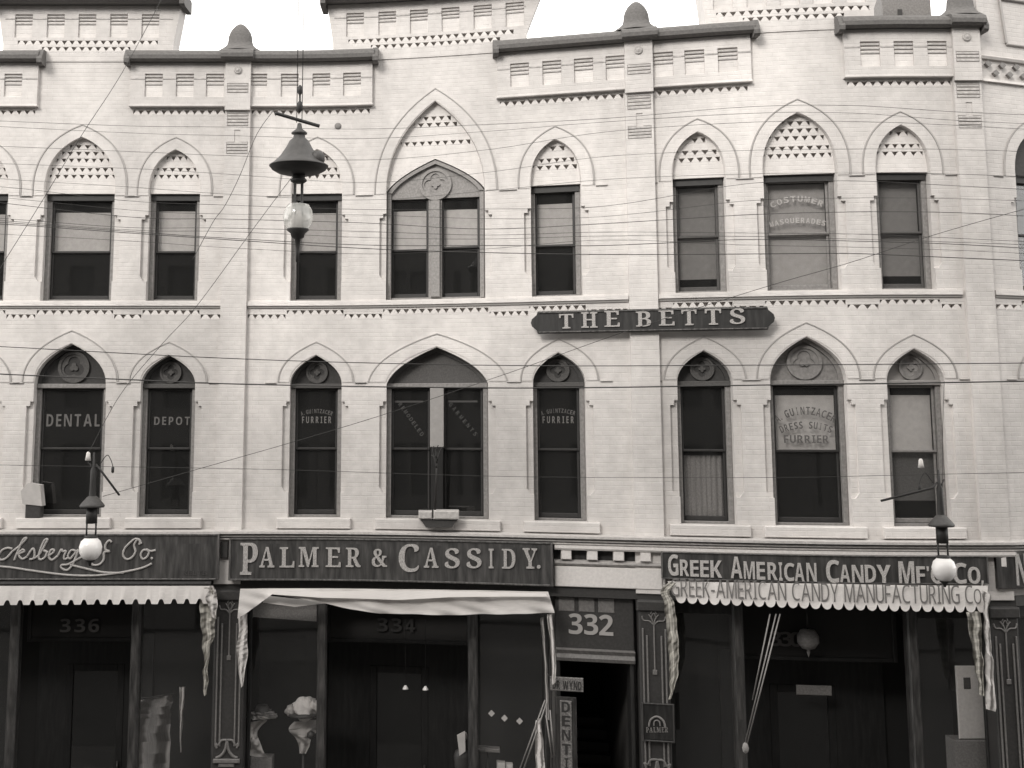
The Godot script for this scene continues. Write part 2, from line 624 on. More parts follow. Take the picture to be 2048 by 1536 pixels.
func building() -> void:
	block = thing("brick_block", "long white painted brick business block with pointed windows above the shop fronts", "building", Vector3.ZERO)
	# [centre, half width, arch spring, arch rise, control, floor, hood half width, hood rise]
	var upper := [
		[-8.43, 0.47, 12.0, 0.88, 1.08, 0.8], [-6.63, 0.655, 12.0, 1.14, 1.08, 0.8], [-4.86, 0.475, 12.0, 0.9, 1.08, 0.8],
		[-2.205, 0.475, 12.0, 0.9, 1.08, 0.8], [0.005, 0.905, 12.05, 1.7, 1.0, 0.6], [2.17, 0.44, 12.0, 0.9, 1.08, 0.8],
		[4.605, 0.44, 12.0, 0.88, 1.08, 0.8], [6.27, 0.605, 12.0, 1.14, 1.08, 0.8], [7.98, 0.455, 12.0, 0.88, 1.08, 0.8],
		[10.5, 0.5, 12.0, 0.88, 1.08, 0.8]]
	var lower := [
		[-8.45, 0.49, 8.53, 0.53, 1.0, 0.55], [-6.665, 0.655, 8.53, 0.74, 1.0, 0.6], [-4.875, 0.495, 8.53, 0.53, 1.0, 0.55],
		[-2.175, 0.475, 8.53, 0.53, 1.0, 0.55], [0.035, 0.915, 8.53, 0.66, 0.86, 0.52], [2.18, 0.45, 8.53, 0.53, 1.0, 0.55],
		[4.6, 0.45, 8.53, 0.53, 1.0, 0.55], [6.265, 0.615, 8.53, 0.74, 1.0, 0.6], [8.0, 0.475, 8.53, 0.53, 1.0, 0.55],
		[10.5, 0.5, 8.53, 0.53, 1.0, 0.55]]
	var holes := []
	for q in upper:
		holes.append(opening(q, 10.06, 10.42, 11.5))
	for q in lower:
		holes.append(opening(q, 6.15, 6.6, 8.06))
	# ---- the street wall and its reveals
	var s := Shape.new()
	var outline := PackedVector2Array([Vector2(-11.5, 5.0), Vector2(13.5, 5.0), Vector2(13.5, 18.0), Vector2(9.42, 18.0), Vector2(9.42, 14.6), Vector2(-11.5, 14.6)])
	var rows := string_rows(upper)
	rows.append_array(parapet_rows())
	var cut := holes.duplicate()
	for r in rows:
		cut.append(rect(r[0], r[1], r[2], r[2] + 0.086))
	face(s, outline, cut, 0.0)
	for i in cut.size():
		edge(s, cut[i], -0.07 if i < holes.size() else -0.14, 0.0, true)
	edge(s, outline, -0.36, 0.0)
	obj("street_wall", done(s), M.wall, block)
	s = Shape.new()
	for i in holes.size():
		var q: Array = upper[i] if i < upper.size() else lower[i - upper.size()]
		var vb := 10.06 if i < upper.size() else 6.15
		var plain := bare(q, vb)
		face(s, holes[i], [plain], -0.07)
		edge(s, plain, -0.36, -0.07, true)
	obj("window_reveal", done(s), M.wall, block)
	# ---- the rooms behind: floors, ceilings and end walls keep the daylight out
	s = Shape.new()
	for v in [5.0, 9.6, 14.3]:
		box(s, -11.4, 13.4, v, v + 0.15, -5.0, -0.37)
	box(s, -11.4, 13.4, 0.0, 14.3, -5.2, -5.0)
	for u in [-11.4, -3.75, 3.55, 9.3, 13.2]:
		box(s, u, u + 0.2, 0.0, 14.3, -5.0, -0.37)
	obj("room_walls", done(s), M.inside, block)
	for r in rows:
		toothed(block, r[0], r[1], r[2], 0.0)
	# ---- mouldings and windows
	for i in upper.size():
		hood(upper[i], 0.255, 0.27, 12.03, i == 4)
		tympanum(upper[i], i)
		upper_window(upper[i], i)
	for i in lower.size():
		hood(lower[i], 0.25 if i != 4 else 0.37, 0.27, 8.57, i == 4)
		lower_window(lower[i], i)
		sill(lower[i])
	string_course(upper)
	parapets()
	gables()
	pilasters()
	cornice()
	wing()
	chimney()

func bare(q: Array, vb: float) -> PackedVector2Array:
	var r := arch(q[0], q[1], q[2], q[3], q[4], q[5])
	r.append(Vector2(q[0] + q[1], vb))
	r.append(Vector2(q[0] - q[1], vb))
	return r

# the opening with its stepped side pockets
func opening(q: Array, vb: float, v0: float, v1: float) -> PackedVector2Array:
	var c: float = q[0]
	var a: float = q[1]
	var r := arch(c, a, q[2], q[3], q[4], q[5])
	for p in [[0.0, v1 + 0.16], [0.06, v1 + 0.16], [0.06, v1 + 0.08], [0.125, v1 + 0.08], [0.125, v0 + 0.1], [0.06, v0], [0.0, v0], [0.0, vb]]:
		r.append(Vector2(c + a + p[0], p[1]))
	for p in [[0.0, vb], [0.0, v0], [0.06, v0], [0.125, v0 + 0.1], [0.125, v1 + 0.08], [0.06, v1 + 0.08], [0.06, v1 + 0.16], [0.0, v1 + 0.16]]:
		r.append(Vector2(c - a - p[0], p[1]))
	return r

func ring(inner: PackedVector2Array, outer: PackedVector2Array, s: Shape, w0: float, w1: float) -> void:
	for i in inner.size() - 1:
		var a := inner[i]
		var b := inner[i + 1]
		var c := outer[i + 1]
		var d := outer[i]
		s.quad(Vector3(a.x, a.y, w1), Vector3(b.x, b.y, w1), Vector3(c.x, c.y, w1), Vector3(d.x, d.y, w1), Vector3.BACK)
		var mid := (inner[0] + inner[inner.size() - 1]) / 2.0
		var o := ((c + d) / 2.0 - mid).normalized()
		s.quad(Vector3(d.x, d.y, w0), Vector3(c.x, c.y, w0), Vector3(c.x, c.y, w1), Vector3(d.x, d.y, w1), Vector3(o.x, o.y, 0))
		s.quad(Vector3(a.x, a.y, w0), Vector3(b.x, b.y, w0), Vector3(b.x, b.y, w1), Vector3(a.x, a.y, w1), Vector3(-o.x, -o.y, 0))
	for e in [0, inner.size() - 1]:
		s.quad(Vector3(inner[e].x, inner[e].y, w0), Vector3(outer[e].x, outer[e].y, w0), Vector3(outer[e].x, outer[e].y, w1), Vector3(inner[e].x, inner[e].y, w1), Vector3.DOWN)

func hood(q: Array, side: float, top: float, foot: float, wide: bool) -> void:
	var rise: float = q[2] + q[3] - foot
	var cx: float = q[4] if not wide else lerpf(q[4], 1.0, 0.3)
	var grow := func(d: float, h: float) -> PackedVector2Array: return arch(q[0], q[1] + d, foot, rise + h, cx, lerpf(q[5], 0.66, 0.5), 12)
	var s := Shape.new()
	ring(grow.call(0.012, 0.012), grow.call(side - 0.055, top - 0.05), s, 0.0, 0.012)
	var h := obj("hood_moulding", done(s), M.wall, block)
	s = Shape.new()
	ring(grow.call(side - 0.045, top - 0.04), grow.call(side - 0.022, top - 0.02), s, 0.0, 0.02)
	obj("hood_shadow_bead", done(s), M.line, h)  # dark bead painting in the shadow line round the hood
	for d in [-1.0, 1.0]:
		s = Shape.new()
		var e: float = q[0] + d * (q[1] + side)
		slab(s, minf(e, e + d * 0.2), maxf(e, e + d * 0.2), foot - 0.03, foot - 0.005, 0.0, 0.03)
		obj("label_stop", done(s), M.line, h)  # darker tone puts the shadow of the stop into its colour

# rows of notched bricks: a white tooth, its tip up, between dark notches
var tooth_mesh := {}
func tooth(h: float, d: float, pitch: float) -> ArrayMesh:
	var key := "%.3f %.3f %.3f" % [h, d, pitch]
	if not tooth_mesh.has(key):
		var s := Shape.new()
		var y := PackedVector2Array([Vector2(-pitch * 0.5, 0), Vector2(pitch * 0.5, 0), Vector2(pitch * 0.5, h * 0.04), Vector2(pitch * 0.13, h), Vector2(-pitch * 0.13, h), Vector2(-pitch * 0.5, h * 0.04)])
		face(s, y, [], d, 9.0)
		edge(s, y, 0.0, d)
		tooth_mesh[key] = done(s, false)
	return tooth_mesh[key]

func toothed(parent: Node3D, u0: float, u1: float, v: float, w: float, h := 0.086, d := 0.1) -> void:
	var s := Shape.new()
	box(s, u0, u1, v, v + h, w - d - 0.03, w - d)
	var course: Node3D = obj("toothed_course", done(s), M.recess, parent)
	if parent != block:
		course = parent
	var n := maxi(1, roundi((u1 - u0) / 0.15))
	var p := (u1 - u0) / n
	for i in n:
		obj("tooth_brick", tooth(h, d - 0.003, 0.148), M.recess, course, spot(u0 + (i + 0.5) * p, v, w - d, Vector3(p / 0.148, 1, 1)))

func tympanum(q: Array, i: int) -> void:
	# the white brick panel that fills the point of the arch above the window
	var vt := 12.08
	var a: float = q[1]
	var poly := arch(q[0], a - 0.002, q[2], q[3] - 0.002, q[4], q[5])
	var rows := [12.36, 12.49, 12.71, 12.84] if a < 0.55 else [12.36, 12.49, 12.67, 12.8, 12.93]
	if i == 4:
		rows = [12.93, 13.28, 13.4]
	var slots := []
	for v in rows:
		# how wide the arch is at this height
		var half := 0.0
		for k in poly.size() - 1:
			var y0 := poly[k].y
			var y1 := poly[k + 1].y
			var yy: float = v + 0.08
			if poly[k].x < q[0] and y0 <= yy and y1 >= yy:
				half = q[0] - lerpf(poly[k].x, poly[k + 1].x, (yy - y0) / maxf(y1 - y0, 0.001))
		if half > 0.1:
			slots.append(rect(q[0] - half + 0.012, q[0] + half - 0.012, v, v + 0.086))
	var s := Shape.new()
	if i == 4:
		var cut := arch(q[0], 0.93, 12.05, 0.63, 0.8, 0.5)
		cut.append(Vector2(q[0] + 0.93, 11.5))
		cut.append(Vector2(q[0] - 0.93, 11.5))
		for r in Geometry2D.clip_polygons(poly, cut):
			prism(s, r, -0.24, -0.11, slots)
	else:
		for r in Geometry2D.intersect_polygons(poly, rect(q[0] - 2.0, q[0] + 2.0, vt, 16.0)):
			prism(s, r, -0.24, -0.11, slots if i < 9 else [])
	var t := obj("tympanum", done(s), M.recess if i < 9 else M.dark_panel, block)
	for r in (slots if i < 9 else []):
		toothed(t, r[0].x, r[1].x, r[0].y, -0.11, 0.086, 0.125)

# ---- windows
func frame_bars(s: Shape, u0: float, u1: float, v0: float, v1: float, t: float, w0: float, w1: float, bottom := 0.0) -> void:
	slab(s, u0, u0 + t, v0, v1, w0, w1, 0.008)
	slab(s, u1 - t, u1, v0, v1, w0, w1, 0.008)
	slab(s, u0 + t, u1 - t, v1 - t, v1, w0, w1 - 0.004, 0.008)
	slab(s, u0 + t, u1 - t, v0, v0 + (bottom if bottom > 0.0 else t), w0, w1 - 0.004, 0.008)

func light_pair(win: Node3D, u0: float, u1: float, v0: float, v1: float, vm: float, blind_to: float, blind_mat: Material, blind_top := -1.0, sash_mat: Material = M.sash) -> void:
	# the two sliding sashes with their glass, and the roller blind behind the upper one
	var s := Shape.new()
	frame_bars(s, u0, u1, vm - 0.02, v1, 0.04, -0.3, -0.262)
	obj("sash", done(s), sash_mat, win)
	s = Shape.new()
	frame_bars(s, u0 + 0.001, u1 - 0.001, v0, vm + 0.015, 0.04, -0.345, -0.305, 0.08)
	obj("sash", done(s), sash_mat, win)
	s = Shape.new()
	box(s, u0 + 0.045, u1 - 0.045, vm + 0.02, v1 - 0.045, -0.284, -0.28)
	obj("pane", done(s), M.glass, win)
	s = Shape.new()
	box(s, u0 + 0.045, u1 - 0.045, v0 + 0.075, vm - 0.02, -0.328, -0.324)
	obj("pane", done(s), M.glass, win)
	if blind_to > 0.0:
		s = Shape.new()
		var bt := v1 - 0.05 if blind_top < 0.0 else blind_top
		box(s, u0 + 0.03, u1 - 0.03, blind_to, bt, -0.385, -0.38)
		box(s, u0 + 0.03, u1 - 0.03, blind_to - 0.03, blind_to, -0.39, -0.374)
		obj("blind", done(s), blind_mat, win)

func upper_window(q: Array, i: int) -> void:
	var c: float = q[0]
	var a: float = q[1]
	var s := Shape.new()
	var v0 := 10.06
	var v1 := 12.08
	if i == 4:
		var head := arch(c, a - 0.004, 12.05, 0.62, 0.8, 0.5)
		var full := head.duplicate()
		full.append(Vector2(c + a - 0.004, v0))
		full.append(Vector2(c - a + 0.004, v0))
		var l := rect(c - a + 0.09, c - 0.125, v0 + 0.05, 11.95)
		var r := rect(c + 0.125, c + a - 0.09, v0 + 0.05, 11.95)
		prism(s, full, -0.3, -0.2, [l, r])
		var win := obj("window", done(s), M.panel, block)
		s = Shape.new()
		var h2 := arch(c, a - 0.012, 12.06, 0.6, 0.8, 0.5)
		var h3 := arch(c, a - 0.1, 12.06, 0.53, 0.8, 0.5)
		ring(h3, h2, s, -0.2, -0.13)
		slab(s, c - 0.085, c + 0.085, v0 + 0.05, 11.9, -0.2, -0.12)
		slab(s, c - a + 0.01, c - a + 0.085, v0 + 0.02, 12.05, -0.2, -0.14)
		slab(s, c + a - 0.085, c + a - 0.01, v0 + 0.02, 12.05, -0.2, -0.14)
		obj("casing", done(s), M.panel, win)
		medallion(win, c, 12.21, 0.3, -0.198, 4, M.panel)
		light_pair(win, c - a + 0.09, c - 0.125, v0 + 0.05, 11.95, 11.0, 11.04, M.blind, 11.75)
		light_pair(win, c + 0.125, c + a - 0.09, v0 + 0.05, 11.95, 11.03, 11.07, M.blind, 11.75)
		return
	frame_bars(s, c - a + 0.003, c + a - 0.003, v0 + 0.001, v1, 0.085, -0.3, -0.2, 0.04)
	var w := obj("window", done(s), M.casing, block)
	s = Shape.new()
	box(s, c - a + 0.02, c + a - 0.02, v1 - 0.12, v1 - 0.01, -0.199, -0.17)
	obj("head_shadow", done(s), M.sash, w)  # dark strip standing in for the shadow under the arch panel
	if i < 6:
		light_pair(w, c - a + 0.088, c + a - 0.088, v0 + 0.041, v1 - 0.086, 11.0, 11.035 + 0.02 * sin(i * 2.3), M.blind if i % 2 == 0 else M.blind_worn, 11.76 - 0.03 * cos(i * 1.7))
	elif i == 9:
		light_pair(w, c - a + 0.088, c + a - 0.088, v0 + 0.041, v1 - 0.086, 11.06, 0.0, M.blind)
	elif i == 7:
		light_pair(w, c - a + 0.088, c + a - 0.088, v0 + 0.041, v1 - 0.086, 11.06, 10.14, M.pale_glare, -1.0, M.casing)  # pale sheet and paled sash put glare into this window
		arc(w, "sans", "COSTUMER", c, 11.68, 0.9, 0.52, 0.1, -0.276, M.shade_letter)
		arc(w, "sans", "MASQUERADES", c, 11.3, 1.6, 0.3, 0.09, -0.276, M.shade_letter)
	else:
		light_pair(w, c - a + 0.088, c + a - 0.088, v0 + 0.041, v1 - 0.086, 11.06, 10.35, M.glare_grey, -1.0, M.carving)  # grey sheet and lightened sash put glare over these panes

# a carved roundel: a ring round a foil of lobes
func medallion(parent: Node3D, u: float, v: float, r: float, w: float, lobes: int, mat: Material) -> void:
	var s := Shape.new()
	var n := 28
	var o := PackedVector2Array()
	var k := PackedVector2Array()
	var foil := PackedVector2Array()
	for i in n + 1:
		var t := TAU * i / n
		o.append(Vector2(u + cos(t) * r, v + sin(t) * r))
		k.append(Vector2(u + cos(t) * r * 0.82, v + sin(t) * r * 0.82))
	for i in 48:
		var t := TAU * i / 48.0
		var f := r * (0.42 + 0.26 * absf(cos((t - PI / 2.0) * lobes / 2.0)))
		foil.append(Vector2(u + cos(t) * f, v + sin(t) * f))
	ring(k, o, s, w, w + 0.045)
	var back := o.duplicate()
	back.remove_at(n)
	face(s, back, [foil], w + 0.02)
	edge(s, foil, w - 0.02, w + 0.02, true)
	var m := obj("medallion", done(s), mat, parent)
	s = Shape.new()
	var small := PackedVector2Array()
	for i in 24:
		var t := TAU * i / 24.0
		var f := r * (0.16 + 0.13 * absf(cos((t - PI / 2.0) * lobes / 2.0)))
		small.append(Vector2(u + cos(t) * f, v + sin(t) * f))
	prism(s, small, w - 0.02, w + 0.03)
	if parent == block:
		obj("foil", done(s), mat, m)
	else:
		obj("foil", done(s), mat, parent)

func lower_window(q: Array, i: int) -> void:
	var c: float = q[0]
	var a: float = q[1]
	var v0 := 6.15
	var s := Shape.new()
	var head := arch(c, a - 0.004, 8.53, q[3] - 0.004, q[4], q[5])
	# the casing follows the opening: jambs and a pointed head panel
	slab(s, c - a + 0.003, c - a + 0.085, v0 + 0.001, 8.46, -0.3, -0.2, 0.008)
	slab(s, c + a - 0.085, c + a - 0.003, v0 + 0.001, 8.46, -0.3, -0.2, 0.008)
	slab(s, c - a + 0.085, c + a - 0.085, v0 + 0.001, v0 + 0.04, -0.3, -0.2, 0.008)
	var w := obj("window", done(s), M.casing, block)
	s = Shape.new()
	prism(s, head, -0.3, -0.24)
	var inner := arch(c, a - 0.075, 8.53, q[3] - 0.07, q[4], q[5])
	ring(inner, head, s, -0.24, -0.19)
	obj("head_panel", done(s), M.dark_panel if i < 4 or i == 5 or i == 9 else [M.carving, M.dark_panel, M.dark_panel, M.casing, M.pale_glare][i - 4], w)  # casing and pale tones here put glare into the head colour
	s = Shape.new()
	slab(s, c - a + 0.005, c + a - 0.005, 8.462, 8.545, -0.3, -0.15, 0.01)
	obj("transom", done(s), M.casing if i in [1, 4, 7] else M.pale_glare if i == 8 else M.carving, w)
	var r := 0.29 if a > 0.55 else 0.2
	if i != 4:
		medallion(w, c, 8.545 + r * 1.05, r, -0.238, 3 if a > 0.55 else 4, M.carving if i < 7 else M.casing)
	var vm := 7.37
	var top := 8.46
	if i == 4:
		s = Shape.new()
		slab(s, c - 0.125, c + 0.125, 7.4, 8.46, -0.3, -0.13)
		obj("mullion", done(s), M.post_paint, w)
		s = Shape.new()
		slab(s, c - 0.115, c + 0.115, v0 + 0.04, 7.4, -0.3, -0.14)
		obj("mullion", done(s), M.near_black, w)  # lower part near black
		light_pair(w, c - a + 0.088, c - 0.127, v0 + 0.041, top, vm, 0.0, M.blind)
		light_pair(w, c + 0.127, c + a - 0.088, v0 + 0.041, top, vm, 0.0, M.blind)
		diagonal(w, "REMODELED", Vector2(c - 0.69, 8.2), Vector2(c - 0.25, 7.6))
		diagonal(w, "GARMENTS", Vector2(c + 0.22, 8.2), Vector2(c + 0.72, 7.6))
		for d in [-0.5, 0.48]:
			s = Shape.new()
			box(s, c + d - 0.27, c + d + 0.25, 8.2, 8.235, -0.279, -0.276)
			obj("painted_band", done(s), M.faint_letter, w)
		return
	if i == 7:
		light_pair(w, c - a + 0.088, c + a - 0.088, v0 + 0.041, top, vm, 7.4, M.blind, 8.3)
		arc(w, "sans", "A.GUINTZACER", c, 8.04, 0.85, 0.62, 0.13, -0.275, M.dark_letter)
		arc(w, "sans", "DRESS SUITS", c, 7.8, 1.1, 0.4, 0.12, -0.275, M.dark_letter)
		line(w, "sans", "FURRIER", c - 0.36, c + 0.36, 7.5, 7.5, 0.13, -0.275, M.dark_letter, 0.004)
	elif i == 8:
		light_pair(w, c - a + 0.088, c + a - 0.088, v0 + 0.041, top, vm, 7.4, M.blind, 8.3, M.casing)  # sash paled too, glare put into its colour
		s = Shape.new()
		box(s, c - a + 0.1, c + a - 0.1, 6.55, 7.36, -0.42, -0.41)
		obj("glare_sheet", done(s), M.carving, w)  # sheet added to paint glare over the lower pane
	elif i == 6:
		light_pair(w, c - a + 0.088, c + a - 0.088, v0 + 0.041, top, vm, 0.0, M.blind)
		var grid := []
		for k in 9:
			var row := []
			for j in 40:
				var u := lerpf(c - a + 0.12, c + a - 0.12, j / 39.0)
				row.append(at(u, lerpf(7.28, 6.25, k / 8.0), -0.42 + 0.018 * sin(j * 1.25) + 0.008 * sin(j * 2.9)))
			grid.append(row)
		obj("net_curtain", surface(grid), M.mid, w)
	else:
		light_pair(w, c - a + 0.088, c + a - 0.088, v0 + 0.041, top, vm, 0.0, M.blind)
	if i == 1:
		line(w, "sans", "DENTAL", -7.147, -6.165, 7.769, 7.769, 0.225, -0.275, M.glass_letter, 0.004, 0.8, 0.3)
	elif i == 2:
		line(w, "sans", "DEPOT", -5.165, -4.51, 7.796, 7.796, 0.15, -0.275, M.glass_letter, 0.004, 0.8, 0.34)
	elif i in [3, 5]:
		arc(w, "sans", "A.GUINTZACER", c, 8.05, 0.85, 0.36, 0.075, -0.275, M.glass_letter)
		line(w, "sans", "FURRIER", c - 0.27, c + 0.27, 7.83, 7.83, 0.12, -0.275, M.pane_letter, 0.004, 0.8, 0.5)

func diagonal(w: Node3D, text: String, from: Vector2, to: Vector2) -> void:
	var n := text.length()
	var ang := (to - from).angle()
	for k in n:
		var q := from.lerp(to, (k + 0.5) / n)
		put_letter(w, "sans", text[k], q.x, q.y, -0.275, 0.055, 0.075, M.faint_letter, 0.004, ang)

func sill(q: Array) -> void:
	var s := Shape.new()
	slab(s, q[0] - q[1] - 0.19, q[0] + q[1] + 0.19, 5.965, 6.145, -0.2, 0.1)
	obj("sill", done(s), M.wall, block)

# ---- the string course under the top storey, with its toothed bricks in two levels
var bays := [[-11.4, -9.82], [-9.34, -3.94], [-3.46, 3.37], [3.87, 8.85], [9.42, 13.4]]

func string_rows(upper: Array) -> Array:
	var r := []
	for b in bays:
		var marks := [b[0]]
		for q in upper:
			if q[0] > b[0] and q[0] < b[1]:
				marks.append_array([q[0] - q[1] - 0.06, q[0] + q[1] + 0.06])
		marks.append(b[1])
		for k in marks.size() - 1:
			if marks[k + 1] - marks[k] > 0.2:
				r.append([marks[k] + 0.012, marks[k + 1] - 0.012, 9.8 if k % 2 == 1 else 9.722])
	return r

func string_course(upper: Array) -> void:
	for b in bays:
		var s := Shape.new()
		run(s, PackedVector2Array([Vector2(0, 9.958), Vector2(0.045, 9.958), Vector2(0.06, 9.965), Vector2(0.05, 10.04), Vector2(0, 10.045)]), b[0], b[1])
		var c := obj("string_course", done(s), M.wall, block)
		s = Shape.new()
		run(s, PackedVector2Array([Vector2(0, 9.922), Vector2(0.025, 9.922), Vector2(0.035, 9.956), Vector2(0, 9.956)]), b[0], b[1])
		obj("shadow_strip", done(s), M.line, c)  # dark strip paints in the shadow under the string course

# ---- the low parapets on each pilaster, with niches
func niches(list: Array, wd: float, v_top: float, v_grille: float, v_low: float) -> Array:
	var r := []
	for u in list:
		r.append(rect(u, u + wd, v_low, v_top))
	return r

func grilles(parent: Node3D, list: Array, wd: float, v_top: float, v_grille: float, v_low: float, w: float) -> void:
	for u in list:
		var s := Shape.new()
		box(s, u + 0.001, u + wd - 0.001, v_low, v_top, w - 0.06, w - 0.04)
		obj("niche_back", done(s), M.recess, parent)
		var h := (v_top - v_grille) / 3.0
		for k in 3:
			s = Shape.new()
			slab(s, u + 0.004, u + wd - 0.004, v_top - (k + 1) * h + 0.002, v_top - k * h - h * 0.48, w - 0.04, w - 0.008 - 0.006 * k, 0.006)
			obj("grille_brick", done(s), M.stone, parent)

func coping_section(v0: float, v1: float, w1: float) -> PackedVector2Array:
	return PackedVector2Array([Vector2(-0.45, v0 + 0.04), Vector2(w1 - 0.05, v0), Vector2(w1, v0 + 0.03), Vector2(w1 + 0.01, v0 + 0.1), Vector2(w1 - 0.02, v0 + 0.16), Vector2(w1 - 0.12, v1 - 0.01), Vector2(w1 - 0.3, v1), Vector2(-0.45, v1 - 0.03)])

func coping(u0: float, u1: float, v0: float, v1: float, w1: float, ends := true) -> void:
	var s := Shape.new()
	run(s, coping_section(v0, v1, w1), u0 + 0.07, u1 - 0.07)
	var c := obj("coping", done(s), M.coping, block)
	if ends:
		for e in [[u0, u0 + 0.1], [u1 - 0.1, u1]]:
			s = Shape.new()
			run(s, coping_section(v0 - 0.075, v1 + 0.01, w1 + 0.015), e[0], e[1])
			obj("coping_end", done(s), M.coping, c)

var parapet_sets := [
	[-11.4, -7.484, [-9.314, -8.718, -8.113], -11.6, -7.365],
	[-5.736, -1.175, [-5.465, -4.879, -4.312, -3.499, -2.903, -2.306, -1.726], -5.831, -1.065],
	[1.143, 5.515, [1.379, 1.954, 2.512, 3.062, 3.881, 4.407, 4.963], 1.064, 5.637],
	[7.065, 9.38, [7.333, 7.902, 8.479], 6.94, 9.5]]

func parapet_rows() -> Array:
	var r := []
	for p in parapet_sets:
		var a: float = p[0] + 0.05
		for c in [-9.58, -3.7, 3.62, 9.13]:
			if c - 0.25 > a and c - 0.25 < p[1]:
				r.append([a, c - 0.25, 13.572])
				a = c + 0.25
		if p[1] - a > 0.3:
			r.append([a, p[1] - 0.05, 13.572])
	return r

func parapets() -> void:
	for p in parapet_sets:
		var s := Shape.new()
		var wd := 0.335
		prism(s, rect(p[0], p[1], 13.745, 14.56), -0.3, 0.09, niches(p[2], wd, 14.345, 14.13, 13.9))
		var o := obj("parapet", done(s), M.wall, block)
		grilles(o, p[2], wd, 14.345, 14.13, 13.9, 0.09)
		s = Shape.new()
		slab(s, p[0] - 0.015, p[1] + 0.015, 13.71, 13.742, 0.0, 0.11, 0.006)
		obj("ledge", done(s), M.wall, o)
		# the thin groove between the niches
		var marks := [p[0]]
		for u in p[2]:
			marks.append_array([u, u + wd])
		marks.append(p[1])
		for k in range(0, marks.size() - 1, 2):
			if marks[k + 1] - marks[k] > 0.02:
				s = Shape.new()
				box(s, marks[k] + 0.002, marks[k + 1] - 0.002, 14.235, 14.262, 0.09, 0.1)
				obj("stringer", done(s), M.stone, o)
		coping(p[3], p[4], 14.56, 14.79, 0.28)

# ---- the tall gable blocks between the parapets, corbelled out on two toothed rows
func gables() -> void:
	var sets := [
		# base, shoulders, niches, rows
		[-8.179, -4.982, -8.333, -4.843, [-7.99, -7.381, -6.781, -6.181, -5.581], [-7.92, -5.261], [-7.458, -5.779]],
		[-1.916, 1.674, -2.049, 1.988, [-1.682, -1.07, -0.472, 0.122, 0.719, 1.307], [-1.639, 1.449], [-1.209, 1.202]],
		[4.806, 7.603, 4.704, 7.88, [4.93, 5.493, 6.046, 6.598, 7.154], [4.978, 7.547], [5.418, 7.118]]]
	for g in sets:
		var s := Shape.new()
		var nv := [15.53, 15.33, 15.07]
		var cut := niches(g[4], 0.335, nv[0], nv[1], nv[2])
		var slots := [rect(g[5][0], g[5][1], 14.925, 15.011), rect(g[6][0], g[6][1], 14.8, 14.886)]
		cut.append_array(slots)
		prism(s, PackedVector2Array([Vector2(g[0] - 0.01, 14.6), Vector2(g[1] + 0.01, 14.6), Vector2(g[1] + 0.02, 14.95), Vector2(g[3], 15.7), Vector2(g[2], 15.7), Vector2(g[0] - 0.02, 14.95)]), -0.5, 0.02, cut)
		var o := obj("gable", done(s), M.wall, block)
		grilles(o, g[4], 0.335, nv[0], nv[1], nv[2], 0.02)
		var marks := [g[0]]
		for u in g[4]:
			marks.append_array([u, u + 0.335])
		marks.append(g[1])
		for k in range(0, marks.size() - 1, 2):
			if marks[k + 1] - marks[k] > 0.02:
				s = Shape.new()
				box(s, marks[k] + 0.002, marks[k + 1] - 0.002, 15.425, 15.45, 0.02, 0.03)
				obj("stringer", done(s), M.stone, o)
		for r in slots:
			toothed(o, r[0].x, r[1].x, r[0].y, 0.02)
		coping(g[2] - 0.12, g[3] + 0.12, 15.7, 15.93, 0.28)

# ---- pilasters with roundel, brick bands and pinnacle
func pilasters() -> void:
	for c in [-9.58, -3.7, 3.62, 9.13]:
		var s := Shape.new()
		var h := 0.236
		# the shaft, with an inverted cross of sunk brick near its top
		var cross := PackedVector2Array([Vector2(c - 0.2, 12.8), Vector2(c + 0.2, 12.8), Vector2(c + 0.2, 13.03), Vector2(c + 0.055, 13.03), Vector2(c + 0.055, 13.26), Vector2(c - 0.055, 13.26), Vector2(c - 0.055, 13.03), Vector2(c - 0.2, 13.03)])
		var bands := [rect(c - 0.2, c + 0.2, 13.33, 13.58), rect(c - 0.2, c + 0.2, 13.95, 14.14)]
		prism(s, rect(c - h, c + h, 5.0, 13.63), -0.1, 0.1, [cross, bands[0]])
		prism(s, rect(c - h, c + h, 13.63, 14.56), -0.1, 0.17, [bands[1]])
		for b in [cross, bands[0], bands[1]]:
			face(s, b, [], 0.085 if b != bands[1] else 0.155)
		var p := obj("pilaster", done(s), M.wall, block)
		for b in [[13.33, 13.58, 0.085], [13.95, 14.14, 0.155], [12.8, 13.03, 0.085]]:
			var n := 4 if b[1] - b[0] > 0.2 else 3
			for k in n:
				s = Shape.new()
				var y: float = lerpf(b[0], b[1], (k + 0.5) / n)
				slab(s, c - 0.192, c + 0.192, y - 0.02, y + 0.02, b[2], b[2] + 0.02, 0.005)
				obj("band_brick", done(s), M.stone, p)
		obj("roundel", lathe([[0.0, 0.05], [0.03, 0.045], [0.045, 0.02], [0.06, 0.04], [0.075, 0.02], [0.08, 0.0]], 16), M.stone, p, spot(c, 14.39, 0.17) * Transform3D(Basis(Vector3.RIGHT, PI / 2.0), Vector3.ZERO))
		var prof := [[0.42, 0.0], [0.4, 0.03], [0.32, 0.08], [0.255, 0.14], [0.235, 0.2], [0.225, 0.3], [0.2, 0.38], [0.155, 0.46], [0.1, 0.52], [0.05, 0.555], [0.0, 0.57]]
		obj("pinnacle", lathe(prof, 24), M.coping, block, spot(c, 14.78, -0.02, Vector3(1, 1, 0.75)))
		s = Shape.new()
		run(s, coping_section(14.575, 14.8, 0.36), c - 0.3, c + 0.3)
		obj("pinnacle_base", done(s), M.coping, block)

